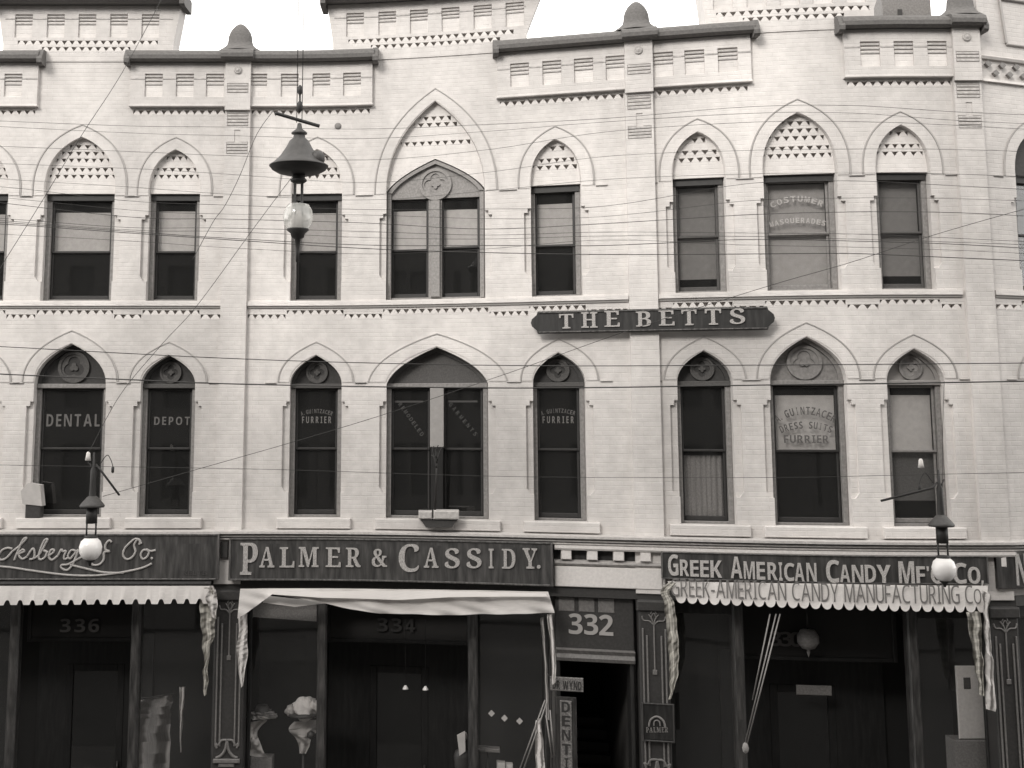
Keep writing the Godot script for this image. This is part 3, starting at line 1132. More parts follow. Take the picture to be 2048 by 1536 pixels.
# ---- the cornice over the shop signs
func cornice() -> void:
	var s := Shape.new()
	run(s, PackedVector2Array([Vector2(0, 5.78), Vector2(0.17, 5.78), Vector2(0.17, 5.805), Vector2(0.1, 5.81), Vector2(0.1, 5.825), Vector2(0.2, 5.83), Vector2(0.2, 5.855), Vector2(0.12, 5.86), Vector2(0.12, 5.875), Vector2(0.26, 5.885), Vector2(0.26, 5.925), Vector2(0.0, 5.95)]), -11.4, 13.4)
	var c := obj("cornice", done(s), M.cornice_paint, block)
	s = Shape.new()
	slab(s, -3.819, -3.685, 5.452, 5.739, 0.0, 0.16)
	obj("console_block", done(s), M.iron, c)
	s = Shape.new()
	run(s, PackedVector2Array([Vector2(0, 5.69), Vector2(0.2, 5.69), Vector2(0.22, 5.72), Vector2(0.22, 5.765), Vector2(0, 5.775)]), 2.047, 9.4)
	obj("fascia", done(s), M.white, c)
	s = Shape.new()
	box(s, 2.047, 9.4, 5.38, 5.69, 0.0, 0.05)
	obj("fascia_back", done(s), M.wood, c)  # dark painted backing, deepening the shade between the dentils
	var u := 2.138
	var k := 0
	while u < 9.3:
		s = Shape.new()
		slab(s, u + 0.02, u + 0.19, 5.53, 5.688, 0.05, 0.19)
		obj("dentil", done(s), M.white, c)
		u += 0.432
	s = Shape.new()
	run(s, PackedVector2Array([Vector2(0.05, 5.42), Vector2(0.1, 5.42), Vector2(0.15, 5.46), Vector2(0.15, 5.49), Vector2(0.05, 5.52)]), 2.047, 3.86)
	obj("moulding", done(s), M.stone, c)
	s = Shape.new()
	slab(s, 2.05, 3.808, 5.07, 5.41, 0.0, 0.12)
	obj("frieze_board", done(s), M.white, c)
	# the dark iron lintel behind the signs
	s = Shape.new()
	box(s, -11.4, 13.4, 4.9, 5.06, -0.3, 0.06)
	obj("lintel", done(s), M.iron, c)

# ---- the corner wing at the right, turned away
func wing() -> void:
	var s := Shape.new()
	var x0 := 9.86
	run(s, PackedVector2Array([Vector2(0, 14.06), Vector2(0.06, 14.06), Vector2(0.09, 14.1), Vector2(0, 14.12)]), 9.43, 13.3)
	var f := obj("frieze_moulding", done(s), M.trim, block)
	s = Shape.new()
	run(s, PackedVector2Array([Vector2(0, 13.66), Vector2(0.06, 13.66), Vector2(0.06, 13.7), Vector2(0, 13.72)]), 9.43, 13.3)
	obj("frieze_moulding", done(s), M.trim, f)
	for k in 26:
		var u := 9.56 + k * 0.145
		s = Shape.new()
		var v := 13.97 if k % 2 == 0 else 13.82
		prism(s, PackedVector2Array([Vector2(u - 0.07, v), Vector2(u, v - 0.06), Vector2(u + 0.07, v), Vector2(u, v + 0.06)]), 0.0, 0.08)
		obj("diamond_brick", done(s), M.mid, f)
	s = Shape.new()
	slab(s, x0 + 0.12, x0 + 3.0, 14.36, 14.4, 0.0, 0.05)
	slab(s, x0 + 0.04, x0 + 3.0, 15.18, 15.25, 0.0, 0.06)
	prism(s, PackedVector2Array([Vector2(x0 + 0.1, 14.4), Vector2(x0 + 0.14, 14.4), Vector2(x0 - 0.02, 15.9), Vector2(x0 - 0.06, 15.9)]), 0.0, 0.05)
	obj("panel_frame", done(s), M.line, block)

# unseen brick row opposite, mirrored in the glass, sized to darken the lower wall
func far_side() -> void:
	for q in [[-58.0, -9.2, 22.0, "left"], [-9.0, 10.8, 23.5, "middle"], [11.0, 58.0, 21.5, "right"]]:
		var t := thing("added_brick_building", "added unseen brick building across the street, %s of three, mirrored in the window glass" % q[3], "building", Vector3(q[0], 0, 27.0), "added brick row across the street")
		var s := Shape.new()
		var holes := []
		var n := int((q[1] - q[0]) / 1.9)
		for i in n:
			var c: float = lerpf(q[0], q[1], (i + 0.5) / n)
			for v in [4.9, 8.4, 11.9, 15.4]:
				holes.append(rect(c - 0.5, c + 0.5, v, v + 2.1))
		var o := rect(q[0], q[1], 0.0, q[2])
		face(s, o, holes, 27.0, 50.0, Vector3.FORWARD)
		edge(s, o, 27.0, 36.0, false, 50.0)
		for h in holes:
			edge(s, h, 27.0, 27.3, true, 50.0)
		for k in range(0, s.p.size()):
			s.p[k] = s.p[k] - t.position
		obj("wall", done(s, false), M.brick, t)
		for h in holes:
			s = Shape.new()
			face(s, h, [], 27.25, 50.0, Vector3.FORWARD)
			for k in s.p.size():
				s.p[k] = s.p[k] - t.position
			obj("window", done(s, false), M.sash, t)
		s = Shape.new()
		prism(s, rect(q[0] - 0.1, q[1] + 0.1, q[2], q[2] + 0.5), 26.6, 36.1)
		for k in s.p.size():
			s.p[k] = s.p[k] - t.position
		obj("cornice", done(s, false), M.coping, t)

func chimney() -> void:
	var s := Shape.new()
	box(s, 8.308, 9.208, 14.0, 16.6, -2.4, -1.5)
	var c := obj("chimney", done(s), M.mid, block)
	s = Shape.new()
	box(s, 8.586, 8.661, 15.2, 15.42, -1.5, -1.47)
	obj("vent_slot", done(s), M.iron, c)
	s = Shape.new()
	box(s, 8.252, 9.264, 16.6, 16.75, -2.45, -1.45)
	obj("chimney_cap", done(s), M.coping, c)

# ------------------------------------------------------------------ ground floor
func shop_fronts() -> void:
	org = Vector3.ZERO
	iron_pilaster(-9.58, 0.25)
	iron_pilaster((-3.9 + -3.368) / 2.0, 0.27)
	iron_pilaster((3.447 + 3.863) / 2.0, 0.24)
	iron_pilaster(9.187, 0.22)
	shop(-9.33, -3.917, -7.535, -5.361)
	shop(-3.35, 1.966, -2.02, 0.666)
	shop(3.887, 9.001, 5.049, 7.805)
	shop(9.55, 13.2, 10.7, 12.0)
	stair_door()
	# numbers on the glass over the doors
	number(block, "336", [-6.814, -6.547, -6.289], 4.139, -0.895, M.dark_letter)
	number(block, "334", [-0.962, -0.704, -0.456], 4.177, -0.895, M.sash)
	number(block, "330", [5.798, 5.968, 6.13], 4.201, -0.895, M.dark_letter)

func number(parent: Node3D, text: String, us: Array, v: float, w: float, mat: Material, wd := 0.2, ht := 0.24) -> void:
	for i in text.length():
		put_letter(parent, "sans", text[i], us[i], v, w, wd, ht, mat, 0.012, 0.0, "door_number")

func iron_pilaster(c: float, h: float) -> void:
	var s := Shape.new()
	slab(s, c - h, c + h, 0.0, 4.9, -0.3, 0.1, 0.02)
	var p := obj("iron_pilaster", done(s), M.iron, block)
	for d in [-0.75, -0.48, 0.48, 0.75]:
		s = Shape.new()
		slab(s, c + d * h - 0.014, c + d * h + 0.014, 2.247, 4.325 if absf(d) < 0.6 else 4.437, 0.1, 0.125, 0.008)
		obj("reed", done(s), M.iron_edge, p)
	s = Shape.new()
	slab(s, c - 0.012, c + 0.012, 3.768, 4.497, 0.1, 0.12, 0.006)
	slab(s, c - 0.035, c + 0.035, 3.7, 3.777, 0.1, 0.125, 0.006)
	obj("reed", done(s), M.iron_edge, p)
	# leaf ornament above, scrolled bracket below
	var y0 := 4.497
	for g in [[Vector2(0, 0), Vector2(0.07, 0.06), Vector2(0.16, 0.07), Vector2(0.19, 0.14)], [Vector2(0, 0), Vector2(-0.07, 0.06), Vector2(-0.16, 0.07), Vector2(-0.19, 0.14)], [Vector2(0, 0), Vector2(0.03, 0.1), Vector2(0.08, 0.17)], [Vector2(0, 0), Vector2(-0.03, 0.1), Vector2(-0.08, 0.17)]]:
		stroke(p, "leaf", g, Vector2(c, y0), 0.105, 0.014, M.iron_edge)
	for k in 3:
		var q := [Vector2(-0.05, 0), Vector2(0, 0.09), Vector2(0.05, 0)]
		stroke(p, "leaf", q, Vector2(c, y0 + 0.1 + k * 0.07), 0.105, 0.011, M.iron_edge)
	var y1 := 1.996
	for d in [-1.0, 1.0]:
		stroke(p, "scroll", [Vector2(0, 0.36), Vector2(0.1 * d, 0.35), Vector2(0.15 * d, 0.27), Vector2(0.2 * d, 0.3), Vector2(0.17 * d, 0.22)], Vector2(c, y1), 0.11, 0.022, M.iron_edge)
		stroke(p, "scroll", [Vector2(0, 0.34), Vector2(0.03 * d, 0.2), Vector2(0.1 * d, 0.1), Vector2(0.19 * d, 0.06)], Vector2(c, y1), 0.11, 0.026, M.iron_edge)
	s = Shape.new()
	slab(s, c - h * 0.86, c + h * 0.86, y1 - 0.02, y1 + 0.05, 0.1, 0.16)
	slab(s, c - h * 0.5, c + h * 0.5, y1 - 0.09, y1 - 0.02, 0.1, 0.14)
	obj("bracket", done(s), M.iron_edge, p)
	s = Shape.new()
	slab(s, c - h - 0.03, c + h + 0.03, 4.72, 4.89, 0.0, 0.15, 0.02)
	obj("capital", done(s), M.iron, p)

func stroke(parent: Node3D, called: String, pts: Array, o: Vector2, w: float, r: float, mat: Material) -> void:
	var l := []
	for q in smooth(pts, 5):
		l.append(at(o.x + q.x, o.y + q.y, w) - org)
	obj(called, tube(l, r, 6), mat, parent)

func shop(u0: float, u1: float, p0: float, p1: float) -> void:
	var s := Shape.new()
	# frame of sills, heads and corner posts round the two show windows
	for e in [[u0, p0], [p1, u1]]:
		s = Shape.new()
		slab(s, e[0], e[1], 0.0, 0.75, -0.4, -0.25, 0.015)
		slab(s, e[0], e[1], 4.66, 4.9, -0.4, -0.27, 0.015)
		slab(s, e[0], e[0] + 0.06, 0.75, 4.66, -0.36, -0.28, 0.01)
		slab(s, e[1] - 0.06, e[1], 0.75, 4.66, -0.36, -0.28, 0.01)
		var f := obj("shop_window", done(s), M.wood, block)
		s = Shape.new()
		box(s, e[0] + 0.06, e[1] - 0.06, 0.75, 4.66, -0.325, -0.317)
		obj("pane", done(s), M.glass, f)
		s = Shape.new()
		box(s, e[0], e[1], 0.66, 0.72, -1.6, -0.41)
		obj("display_floor", done(s), M.wood, f)
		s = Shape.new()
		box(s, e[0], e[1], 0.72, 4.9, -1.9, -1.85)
		obj("back_screen", done(s), M.near_black, f)
		# the glazed return beside the door
		var inner: float = p0 if e[1] == p0 else p1
		s = Shape.new()
		box(s, inner - 0.02, inner + 0.02, 0.0, 0.75, -1.85, -0.42)
		box(s, inner - 0.02, inner + 0.02, 4.66, 4.9, -1.85, -0.42)
		obj("return_panel", done(s), M.dark_wood, f)
	for p in [p0, p1]:
		s = Shape.new()
		slab(s, p - 0.085, p + 0.085, 0.0, 4.9, -0.41, -0.2, 0.03)
		obj("corner_post", done(s), M.post, block)
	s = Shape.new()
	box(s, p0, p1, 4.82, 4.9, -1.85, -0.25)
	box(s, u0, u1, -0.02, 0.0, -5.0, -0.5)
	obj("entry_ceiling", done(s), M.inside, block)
	# transom light and door, set back
	s = Shape.new()
	frame_bars(s, p0 + 0.02, p1 - 0.02, 3.85, 4.8, 0.07, -0.98, -0.91)
	var t := obj("transom_light", done(s), M.dark_wood, block)
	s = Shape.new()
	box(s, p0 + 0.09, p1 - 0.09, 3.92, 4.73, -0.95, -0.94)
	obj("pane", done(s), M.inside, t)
	var c := (p0 + p1) / 2.0
	s = Shape.new()
	frame_bars(s, c - 0.55, c + 0.55, 0.02, 3.3, 0.13, -1.85, -1.78, 0.8)
	box(s, p0, c - 0.55, 0.0, 3.85, -1.85, -1.79)
	box(s, c + 0.55, p1, 0.0, 3.85, -1.85, -1.79)
	box(s, c - 0.55, c + 0.55, 3.3, 3.85, -1.85, -1.79)
	var d := obj("shop_door", done(s), M.dark_wood, block)
	s = Shape.new()
	box(s, c - 0.42, c + 0.42, 0.82, 3.17, -1.82, -1.812)
	obj("pane", done(s), M.glass, d)
	obj("handle", tube([at(c + 0.48, 1.35, -1.74), at(c + 0.48, 1.55, -1.74)], 0.02), M.post, d)

func stair_door() -> void:
	var u0 := 2.074
	var u1 := 3.359
	var s := Shape.new()
	slab(s, u0, u1, 3.967, 5.002, -0.3, -0.06)
	var t := obj("stair_transom", done(s), M.iron, block)
	s = Shape.new()
	for e in [[2.126, 2.393], [2.459, 2.723], [2.781, 3.051]]:
		slab(s, e[0], e[1], 4.639, 4.886, -0.06, -0.045)
	obj("transom_tile", done(s), M.iron_edge, t)
	number(t, "332", [2.403, 2.659, 2.905], 4.44, -0.05, M.shade_letter, 0.24, 0.34)
	s = Shape.new()
	run(s, PackedVector2Array([Vector2(-0.1, 3.828), Vector2(-0.03, 3.828), Vector2(0.0, 3.885), Vector2(-0.02, 3.95), Vector2(0.03, 4.016), Vector2(-0.1, 4.048)]), u0, u1)
	obj("moulding", done(s), M.iron_edge, t)
	s = Shape.new()
	slab(s, u0, u0 + 0.07, 0.0, 3.82, -0.5, -0.1)
	slab(s, u1 - 0.07, u1, 0.0, 3.82, -0.5, -0.1)
	var d := obj("stair_doorway", done(s), M.wood, block)
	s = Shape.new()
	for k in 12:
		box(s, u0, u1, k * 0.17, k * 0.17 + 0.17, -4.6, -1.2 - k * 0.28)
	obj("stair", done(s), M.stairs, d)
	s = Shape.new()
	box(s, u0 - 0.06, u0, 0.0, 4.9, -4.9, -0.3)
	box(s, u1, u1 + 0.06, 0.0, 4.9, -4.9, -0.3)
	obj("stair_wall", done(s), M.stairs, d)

# ------------------------------------------------------------------ signs
func board(called: String, label: String, u0: float, u1: float, v0: float, v1: float, w: float, rim := 0.035) -> Node3D:
	var t := thing(called, label, "sign", at((u0 + u1) / 2.0, v0, w))
	var s := Shape.new()
	slab(s, u0, u1, v0, v1, w - 0.09, w)
	obj("board", done(s), M.sign, t)
	if rim > 0.0:
		for r in [[u0 - 0.004, u0 + rim, v0, v1], [u1 - rim, u1 + 0.004, v0, v1], [u0 + rim, u1 - rim, v1 - rim, v1 + 0.003], [u0 + rim, u1 - rim, v0 - 0.003, v0 + rim]]:
			s = Shape.new()
			slab(s, r[0], r[1], r[2], r[3], w - 0.05, w + 0.022, 0.008)
			obj("rim", done(s), M.sign_edge, t)
	return t

func signs() -> void:
	# ---- the script sign at the left
	var t := board("shop_sign", "dark shop board with pale flowing script and a long underline, at the left", -10.6, -3.829, 5.088, 5.882, 0.25, 0.03)
	for q in [
		[Vector2(-7.493, 5.626), Vector2(-7.58, 5.64), Vector2(-7.679, 5.597), Vector2(-7.732, 5.499), Vector2(-7.685, 5.435), Vector2(-7.586, 5.471), Vector2(-7.491, 5.583)],
		[Vector2(-7.491, 5.583), Vector2(-7.393, 5.654), Vector2(-7.283, 5.766), Vector2(-7.251, 5.817), Vector2(-7.313, 5.78), Vector2(-7.39, 5.597), Vector2(-7.454, 5.423)],
		[Vector2(-7.416, 5.519), Vector2(-7.319, 5.609), Vector2(-7.28, 5.581), Vector2(-7.373, 5.53), Vector2(-7.311, 5.451), Vector2(-7.227, 5.491)],
		[Vector2(-7.227, 5.491), Vector2(-7.132, 5.631), Vector2(-7.094, 5.555), Vector2(-7.11, 5.463), Vector2(-7.181, 5.443)],
		[Vector2(-7.124, 5.451), Vector2(-7.012, 5.527), Vector2(-6.906, 5.724), Vector2(-6.88, 5.794), Vector2(-6.942, 5.752), Vector2(-7.023, 5.513), Vector2(-6.985, 5.44), Vector2(-6.901, 5.491), Vector2(-6.885, 5.575), Vector2(-6.941, 5.597), Vector2(-6.853, 5.564)],
		[Vector2(-6.85, 5.508), Vector2(-6.777, 5.552), Vector2(-6.75, 5.603), Vector2(-6.808, 5.603), Vector2(-6.844, 5.499), Vector2(-6.783, 5.435), Vector2(-6.68, 5.508)],
		[Vector2(-6.68, 5.508), Vector2(-6.624, 5.614), Vector2(-6.6, 5.581), Vector2(-6.542, 5.586), Vector2(-6.573, 5.499), Vector2(-6.559, 5.446), Vector2(-6.48, 5.485)],
		[Vector2(-6.357, 5.581), Vector2(-6.445, 5.603), Vector2(-6.504, 5.508), Vector2(-6.462, 5.457), Vector2(-6.385, 5.541), Vector2(-6.324, 5.603), Vector2(-6.414, 5.359), Vector2(-6.505, 5.261), Vector2(-6.605, 5.294), Vector2(-6.607, 5.345), Vector2(-6.487, 5.362), Vector2(-6.261, 5.485)],
		[Vector2(-5.74, 5.738), Vector2(-5.782, 5.772), Vector2(-5.843, 5.696), Vector2(-5.839, 5.611), Vector2(-5.769, 5.583), Vector2(-5.861, 5.564), Vector2(-5.868, 5.443), Vector2(-5.939, 5.359), Vector2(-6.054, 5.35), Vector2(-6.144, 5.435)],
		[Vector2(-5.245, 5.696), Vector2(-5.239, 5.766), Vector2(-5.315, 5.8), Vector2(-5.405, 5.738), Vector2(-5.505, 5.626), Vector2(-5.524, 5.508), Vector2(-5.453, 5.446), Vector2(-5.362, 5.485), Vector2(-5.308, 5.583), Vector2(-5.335, 5.696), Vector2(-5.263, 5.794), Vector2(-5.208, 5.71)],
		[Vector2(-5.098, 5.603), Vector2(-5.17, 5.603), Vector2(-5.214, 5.527), Vector2(-5.176, 5.451), Vector2(-5.103, 5.485), Vector2(-5.071, 5.569), Vector2(-5.113, 5.614), Vector2(-5.04, 5.586), Vector2(-4.951, 5.603)],
		[Vector2(-5.033, 5.468), Vector2(-5.01, 5.463), Vector2(-5.027, 5.451)],
		[Vector2(-7.867, 5.331), Vector2(-7.52, 5.306), Vector2(-7.115, 5.247), Vector2(-6.536, 5.177), Vector2(-6.076, 5.163), Vector2(-5.732, 5.191), Vector2(-5.388, 5.247), Vector2(-5.16, 5.303), Vector2(-5.013, 5.373)],
		[Vector2(-6.457, 5.35), Vector2(-6.196, 5.289), Vector2(-5.848, 5.219), Vector2(-5.502, 5.21)]]:
		var l := []
		for p in smooth(q, 5):
			l.append(at(p.x, p.y, 0.258) - org)
		obj("letter", tube(l, 0.021, 6), M.letter, t)
	line(t, "thin", "KELTS", -4.458, -4.033, 5.174, 5.174, 0.07, 0.256, M.faint_letter, 0.006)
	# ---- the serif sign in the middle
	t = board("shop_sign", "long dark shop board with raised serif capitals ending in a full stop, in the middle", -3.649, 2.005, 5.081, 5.811, 0.25, 0.03)
	var z := 0.262
	for q in [["P", -3.448, -3.139, 5.179, 5.730], ["A", -3.110, -2.843, 5.307, 5.658], ["L", -2.751, -2.488, 5.307, 5.654], ["M", -2.412, -2.057, 5.315, 5.659], ["E", -1.931, -1.665, 5.318, 5.654], ["R", -1.572, -1.309, 5.322, 5.653], ["&", -1.112, -0.841, 5.334, 5.638], ["C", -0.636, -0.277, 5.257, 5.732], ["A", -0.196, 0.064, 5.336, 5.676], ["S", 0.169, 0.434, 5.336, 5.675], ["S", 0.547, 0.810, 5.346, 5.683], ["I", 0.929, 1.014, 5.354, 5.682], ["D", 1.151, 1.387, 5.358, 5.685], ["Y", 1.505, 1.754, 5.369, 5.707], [".", 1.744, 1.806, 5.374, 5.432]]:
		put_letter(t, "serif", q[0], (q[1] + q[2]) / 2.0, (q[3] + q[4]) / 2.0, z, q[2] - q[1], q[4] - q[3], M.letter, 0.03)
	# ---- the block-letter sign at the right
	t = board("shop_sign", "dark shop board crowded with tall white block capitals above the lettered valance, at the right", 3.784, 8.902, 5.274, 5.706, 0.25, 0.014)
	for q in [["G", 3.879, 4.045, 5.328, 5.668], ["R", 4.066, 4.212, 5.326, 5.588], ["E", 4.226, 4.364, 5.322, 5.584], ["E", 4.384, 4.523, 5.319, 5.585], ["K", 4.543, 4.728, 5.316, 5.589], ["A", 4.859, 5.045, 5.314, 5.658], ["M", 5.064, 5.241, 5.307, 5.586], ["E", 5.262, 5.398, 5.304, 5.583], ["R", 5.432, 5.589, 5.301, 5.579], ["I", 5.608, 5.664, 5.296, 5.582], ["C", 5.689, 5.852, 5.291, 5.576], ["A", 5.852, 6.002, 5.291, 5.580], ["N", 6.036, 6.192, 5.291, 5.583], ["C", 6.339, 6.547, 5.277, 5.638], ["A", 6.551, 6.707, 5.288, 5.562], ["N", 6.738, 6.916, 5.288, 5.563], ["D", 6.939, 7.110, 5.291, 5.566], ["Y", 7.125, 7.344, 5.289, 5.568], ["M", 7.470, 7.713, 5.284, 5.627], ["F", 7.743, 7.884, 5.286, 5.550], ["'", 7.913, 7.945, 5.478, 5.549], ["G", 7.979, 8.155, 5.283, 5.549], [".", 8.189, 8.229, 5.283, 5.330], ["C", 8.334, 8.551, 5.279, 5.606], ["O", 8.573, 8.764, 5.279, 5.543], [",", 8.775, 8.815, 5.252, 5.330]]:
		put_letter(t, "sans", q[0], (q[1] + q[2]) / 2.0, (q[3] + q[4]) / 2.0, z, q[2] - q[1], q[4] - q[3], M.white_letter, 0.03)
	# ---- the name board of the block, between the storeys
	var u0 := 1.693
	var u1 := 5.718
	var v0 := 9.386
	var v1 := 9.777
	var vm := (v0 + v1) / 2.0
	t = thing("name_board", "long dark name board with spaced white serif capitals and ogee ends between the upper storeys", "sign", at((u0 + u1) / 2.0, v0, 0.2))
	var s := Shape.new()
	prism(s, PackedVector2Array([Vector2(u0 + 0.12, v0), Vector2(u1 - 0.12, v0), Vector2(u1 - 0.1, v0 + 0.06), Vector2(u1 - 0.02, v0 + 0.13), Vector2(u1, vm), Vector2(u1 - 0.02, v1 - 0.13), Vector2(u1 - 0.1, v1 - 0.06), Vector2(u1 - 0.12, v1), Vector2(u0 + 0.12, v1), Vector2(u0 + 0.1, v1 - 0.06), Vector2(u0 + 0.02, v1 - 0.13), Vector2(u0, vm), Vector2(u0 + 0.02, v0 + 0.13), Vector2(u0 + 0.1, v0 + 0.06)]), 0.15, 0.2)
	obj("board", done(s), M.wood, t)
	for y in [v0 + 0.012, v1 - 0.035]:
		s = Shape.new()
		slab(s, u0 + 0.13, u1 - 0.13, y, y + 0.023, 0.2, 0.222, 0.006)
		obj("rim", done(s), M.sign_edge, t)
	z = 0.21
	for q in [["T", 2.172, 2.426, 9.467, 9.720], ["H", 2.547, 2.832, 9.472, 9.742], ["E", 2.937, 3.201, 9.481, 9.754], ["B", 3.461, 3.718, 9.475, 9.733], ["E", 3.836, 4.102, 9.484, 9.741], ["T", 4.208, 4.462, 9.481, 9.746], ["T", 4.588, 4.859, 9.482, 9.750], ["S", 4.988, 5.241, 9.488, 9.750]]:
		put_letter(t, "serif", q[0], (q[1] + q[2]) / 2.0, (q[3] + q[4]) / 2.0, z, q[2] - q[1], q[4] - q[3], M.letter, 0.03)
	# ---- the neighbour's board at the frame's edge
	t = board("shop_sign", "black shop board with one broad white letter, cut off by the right edge", 9.07, 12.5, 5.19, 5.708, 0.2, 0.0)
	line(t, "sans", "NEW", 9.373, 10.147, 5.249, 5.222, 0.5, 0.21, M.letter)
	# ---- small boards by the stair door
	t = thing("physician_sign", "small white board lettered in black, jutting beside the stair doorway head", "sign", at(2.202, 3.38, 0.3))
	s = Shape.new()
	slab(s, 1.942, 2.479, 3.388, 3.613, 0.26, 0.3)
	obj("board", done(s), M.board_grey, t)
	line(t, "sans", "DR WYND", 1.975, 2.447, 3.42, 3.42, 0.14, 0.304, M.black_letter, 0.006)
	obj("bracket", tube([at(1.945, 3.587, 0.28) - org, at(1.919, 3.601, 0.0) - org], 0.012), M.iron, t)
	t = thing("dentist_sign", "tall narrow white board with black capitals set one above another beside the stair doorway", "sign", at(2.181, 2.154, 0.25))
	s = Shape.new()
	slab(s, 2.1, 2.287, 1.806, 3.225, 0.2, 0.25)
	obj("board", done(s), M.board_grey, t)
	s = Shape.new()
	slab(s, 2.023, 2.373, 1.714, 3.279, 0.15, 0.199)
	obj("rim", done(s), M.post, t)
	var y := 3.128
	for ch in "DENTIST":
		put_letter(t, "sans", ch, 2.189, y, 0.254, 0.06 if ch == "I" else 0.14, 0.17, M.black_letter, 0.006)
		y -= 0.225
	t = thing("trade_poster", "small dark framed board with a pale emblem and lettering on the iron pilaster", "sign", at(3.661, 2.671, 0.2))
	s = Shape.new()
	slab(s, 3.432, 3.911, 2.679, 3.246, 0.15, 0.2)
	obj("board", done(s), M.wood, t)
	s = Shape.new()
	frame_bars(s, 3.416, 3.927, 2.655, 3.262, 0.025, 0.16, 0.22)
	obj("rim", done(s), M.post, t)
	stroke(t, "emblem", [Vector2(-0.13, -0.02), Vector2(-0.1, 0.09), Vector2(0, 0.15), Vector2(0.1, 0.09), Vector2(0.13, -0.02)], Vector2(3.651, 2.906), 0.21, 0.018, M.mid)
	stroke(t, "emblem", [Vector2(-0.05, 0.0), Vector2(-0.04, 0.07), Vector2(0, 0.09), Vector2(0.04, 0.07), Vector2(0.05, 0.0)], Vector2(3.651, 2.906), 0.21, 0.012, M.mid)
	line(t, "serif", "PALMER", 3.476, 3.822, 2.795, 2.819, 0.08, 0.205, M.mid, 0.008)

# ------------------------------------------------------------------ awnings
func scallops(x0: float, x1: float, v_top0: float, v_top1: float, v0: float, v1: float, pitch: float, deep: float, square: bool) -> Array:
	# lower edge of a valance: tabs with notches between
	var r := []
	var n := roundi((x1 - x0) / pitch)
	for i in n:
		for k in 9:
			var f := k / 8.0
			var x := lerpf(x0, x1, (i + f) / n)
			var y := lerpf(v0, v1, (i + f) / n)
			var up := 0.0
			if square:
				up = deep * (1.0 - smoothstep(0.1, 0.22, minf(f, 1.0 - f)))
			else:
				up = deep * (1.0 - sqrt(maxf(0.0, 1.0 - pow(absf(f - 0.5) * 2.0, 2.0))))
			if k < 8 or i == n - 1:
				r.append(Vector2(x, y + up))
	return r

func drape(called: String, parent: Node3D, left: Array, right: Array, w: float, amp: float, freq: float, mat: Material, rows := 40, cols := 9) -> void:
	var grid := []
	var l := smooth(left, 8)
	var r := smooth(right, 8)
	for i in rows:
		var f := float(i) / (rows - 1)
		var a: Vector2 = l[mini(int(f * (l.size() - 1)), l.size() - 1)]
		var b: Vector2 = r[mini(int(f * (r.size() - 1)), r.size() - 1)]
		var row := []
		for j in cols:
			var g := float(j) / (cols - 1)
			var q := a.lerp(b, g)
			var d := amp * (sin(q.y * freq + g * 3.0) + 0.6 * sin(q.y * freq * 2.2 + g * 5.0 + 1.0) + 0.5 * sin(g * 9.0 + f * 4.0))
			row.append(at(q.x + amp * 0.3 * sin(q.y * freq * 1.7), q.y, w + d) - org)
		grid.append(row)
	obj(called, surface(grid), mat, parent)

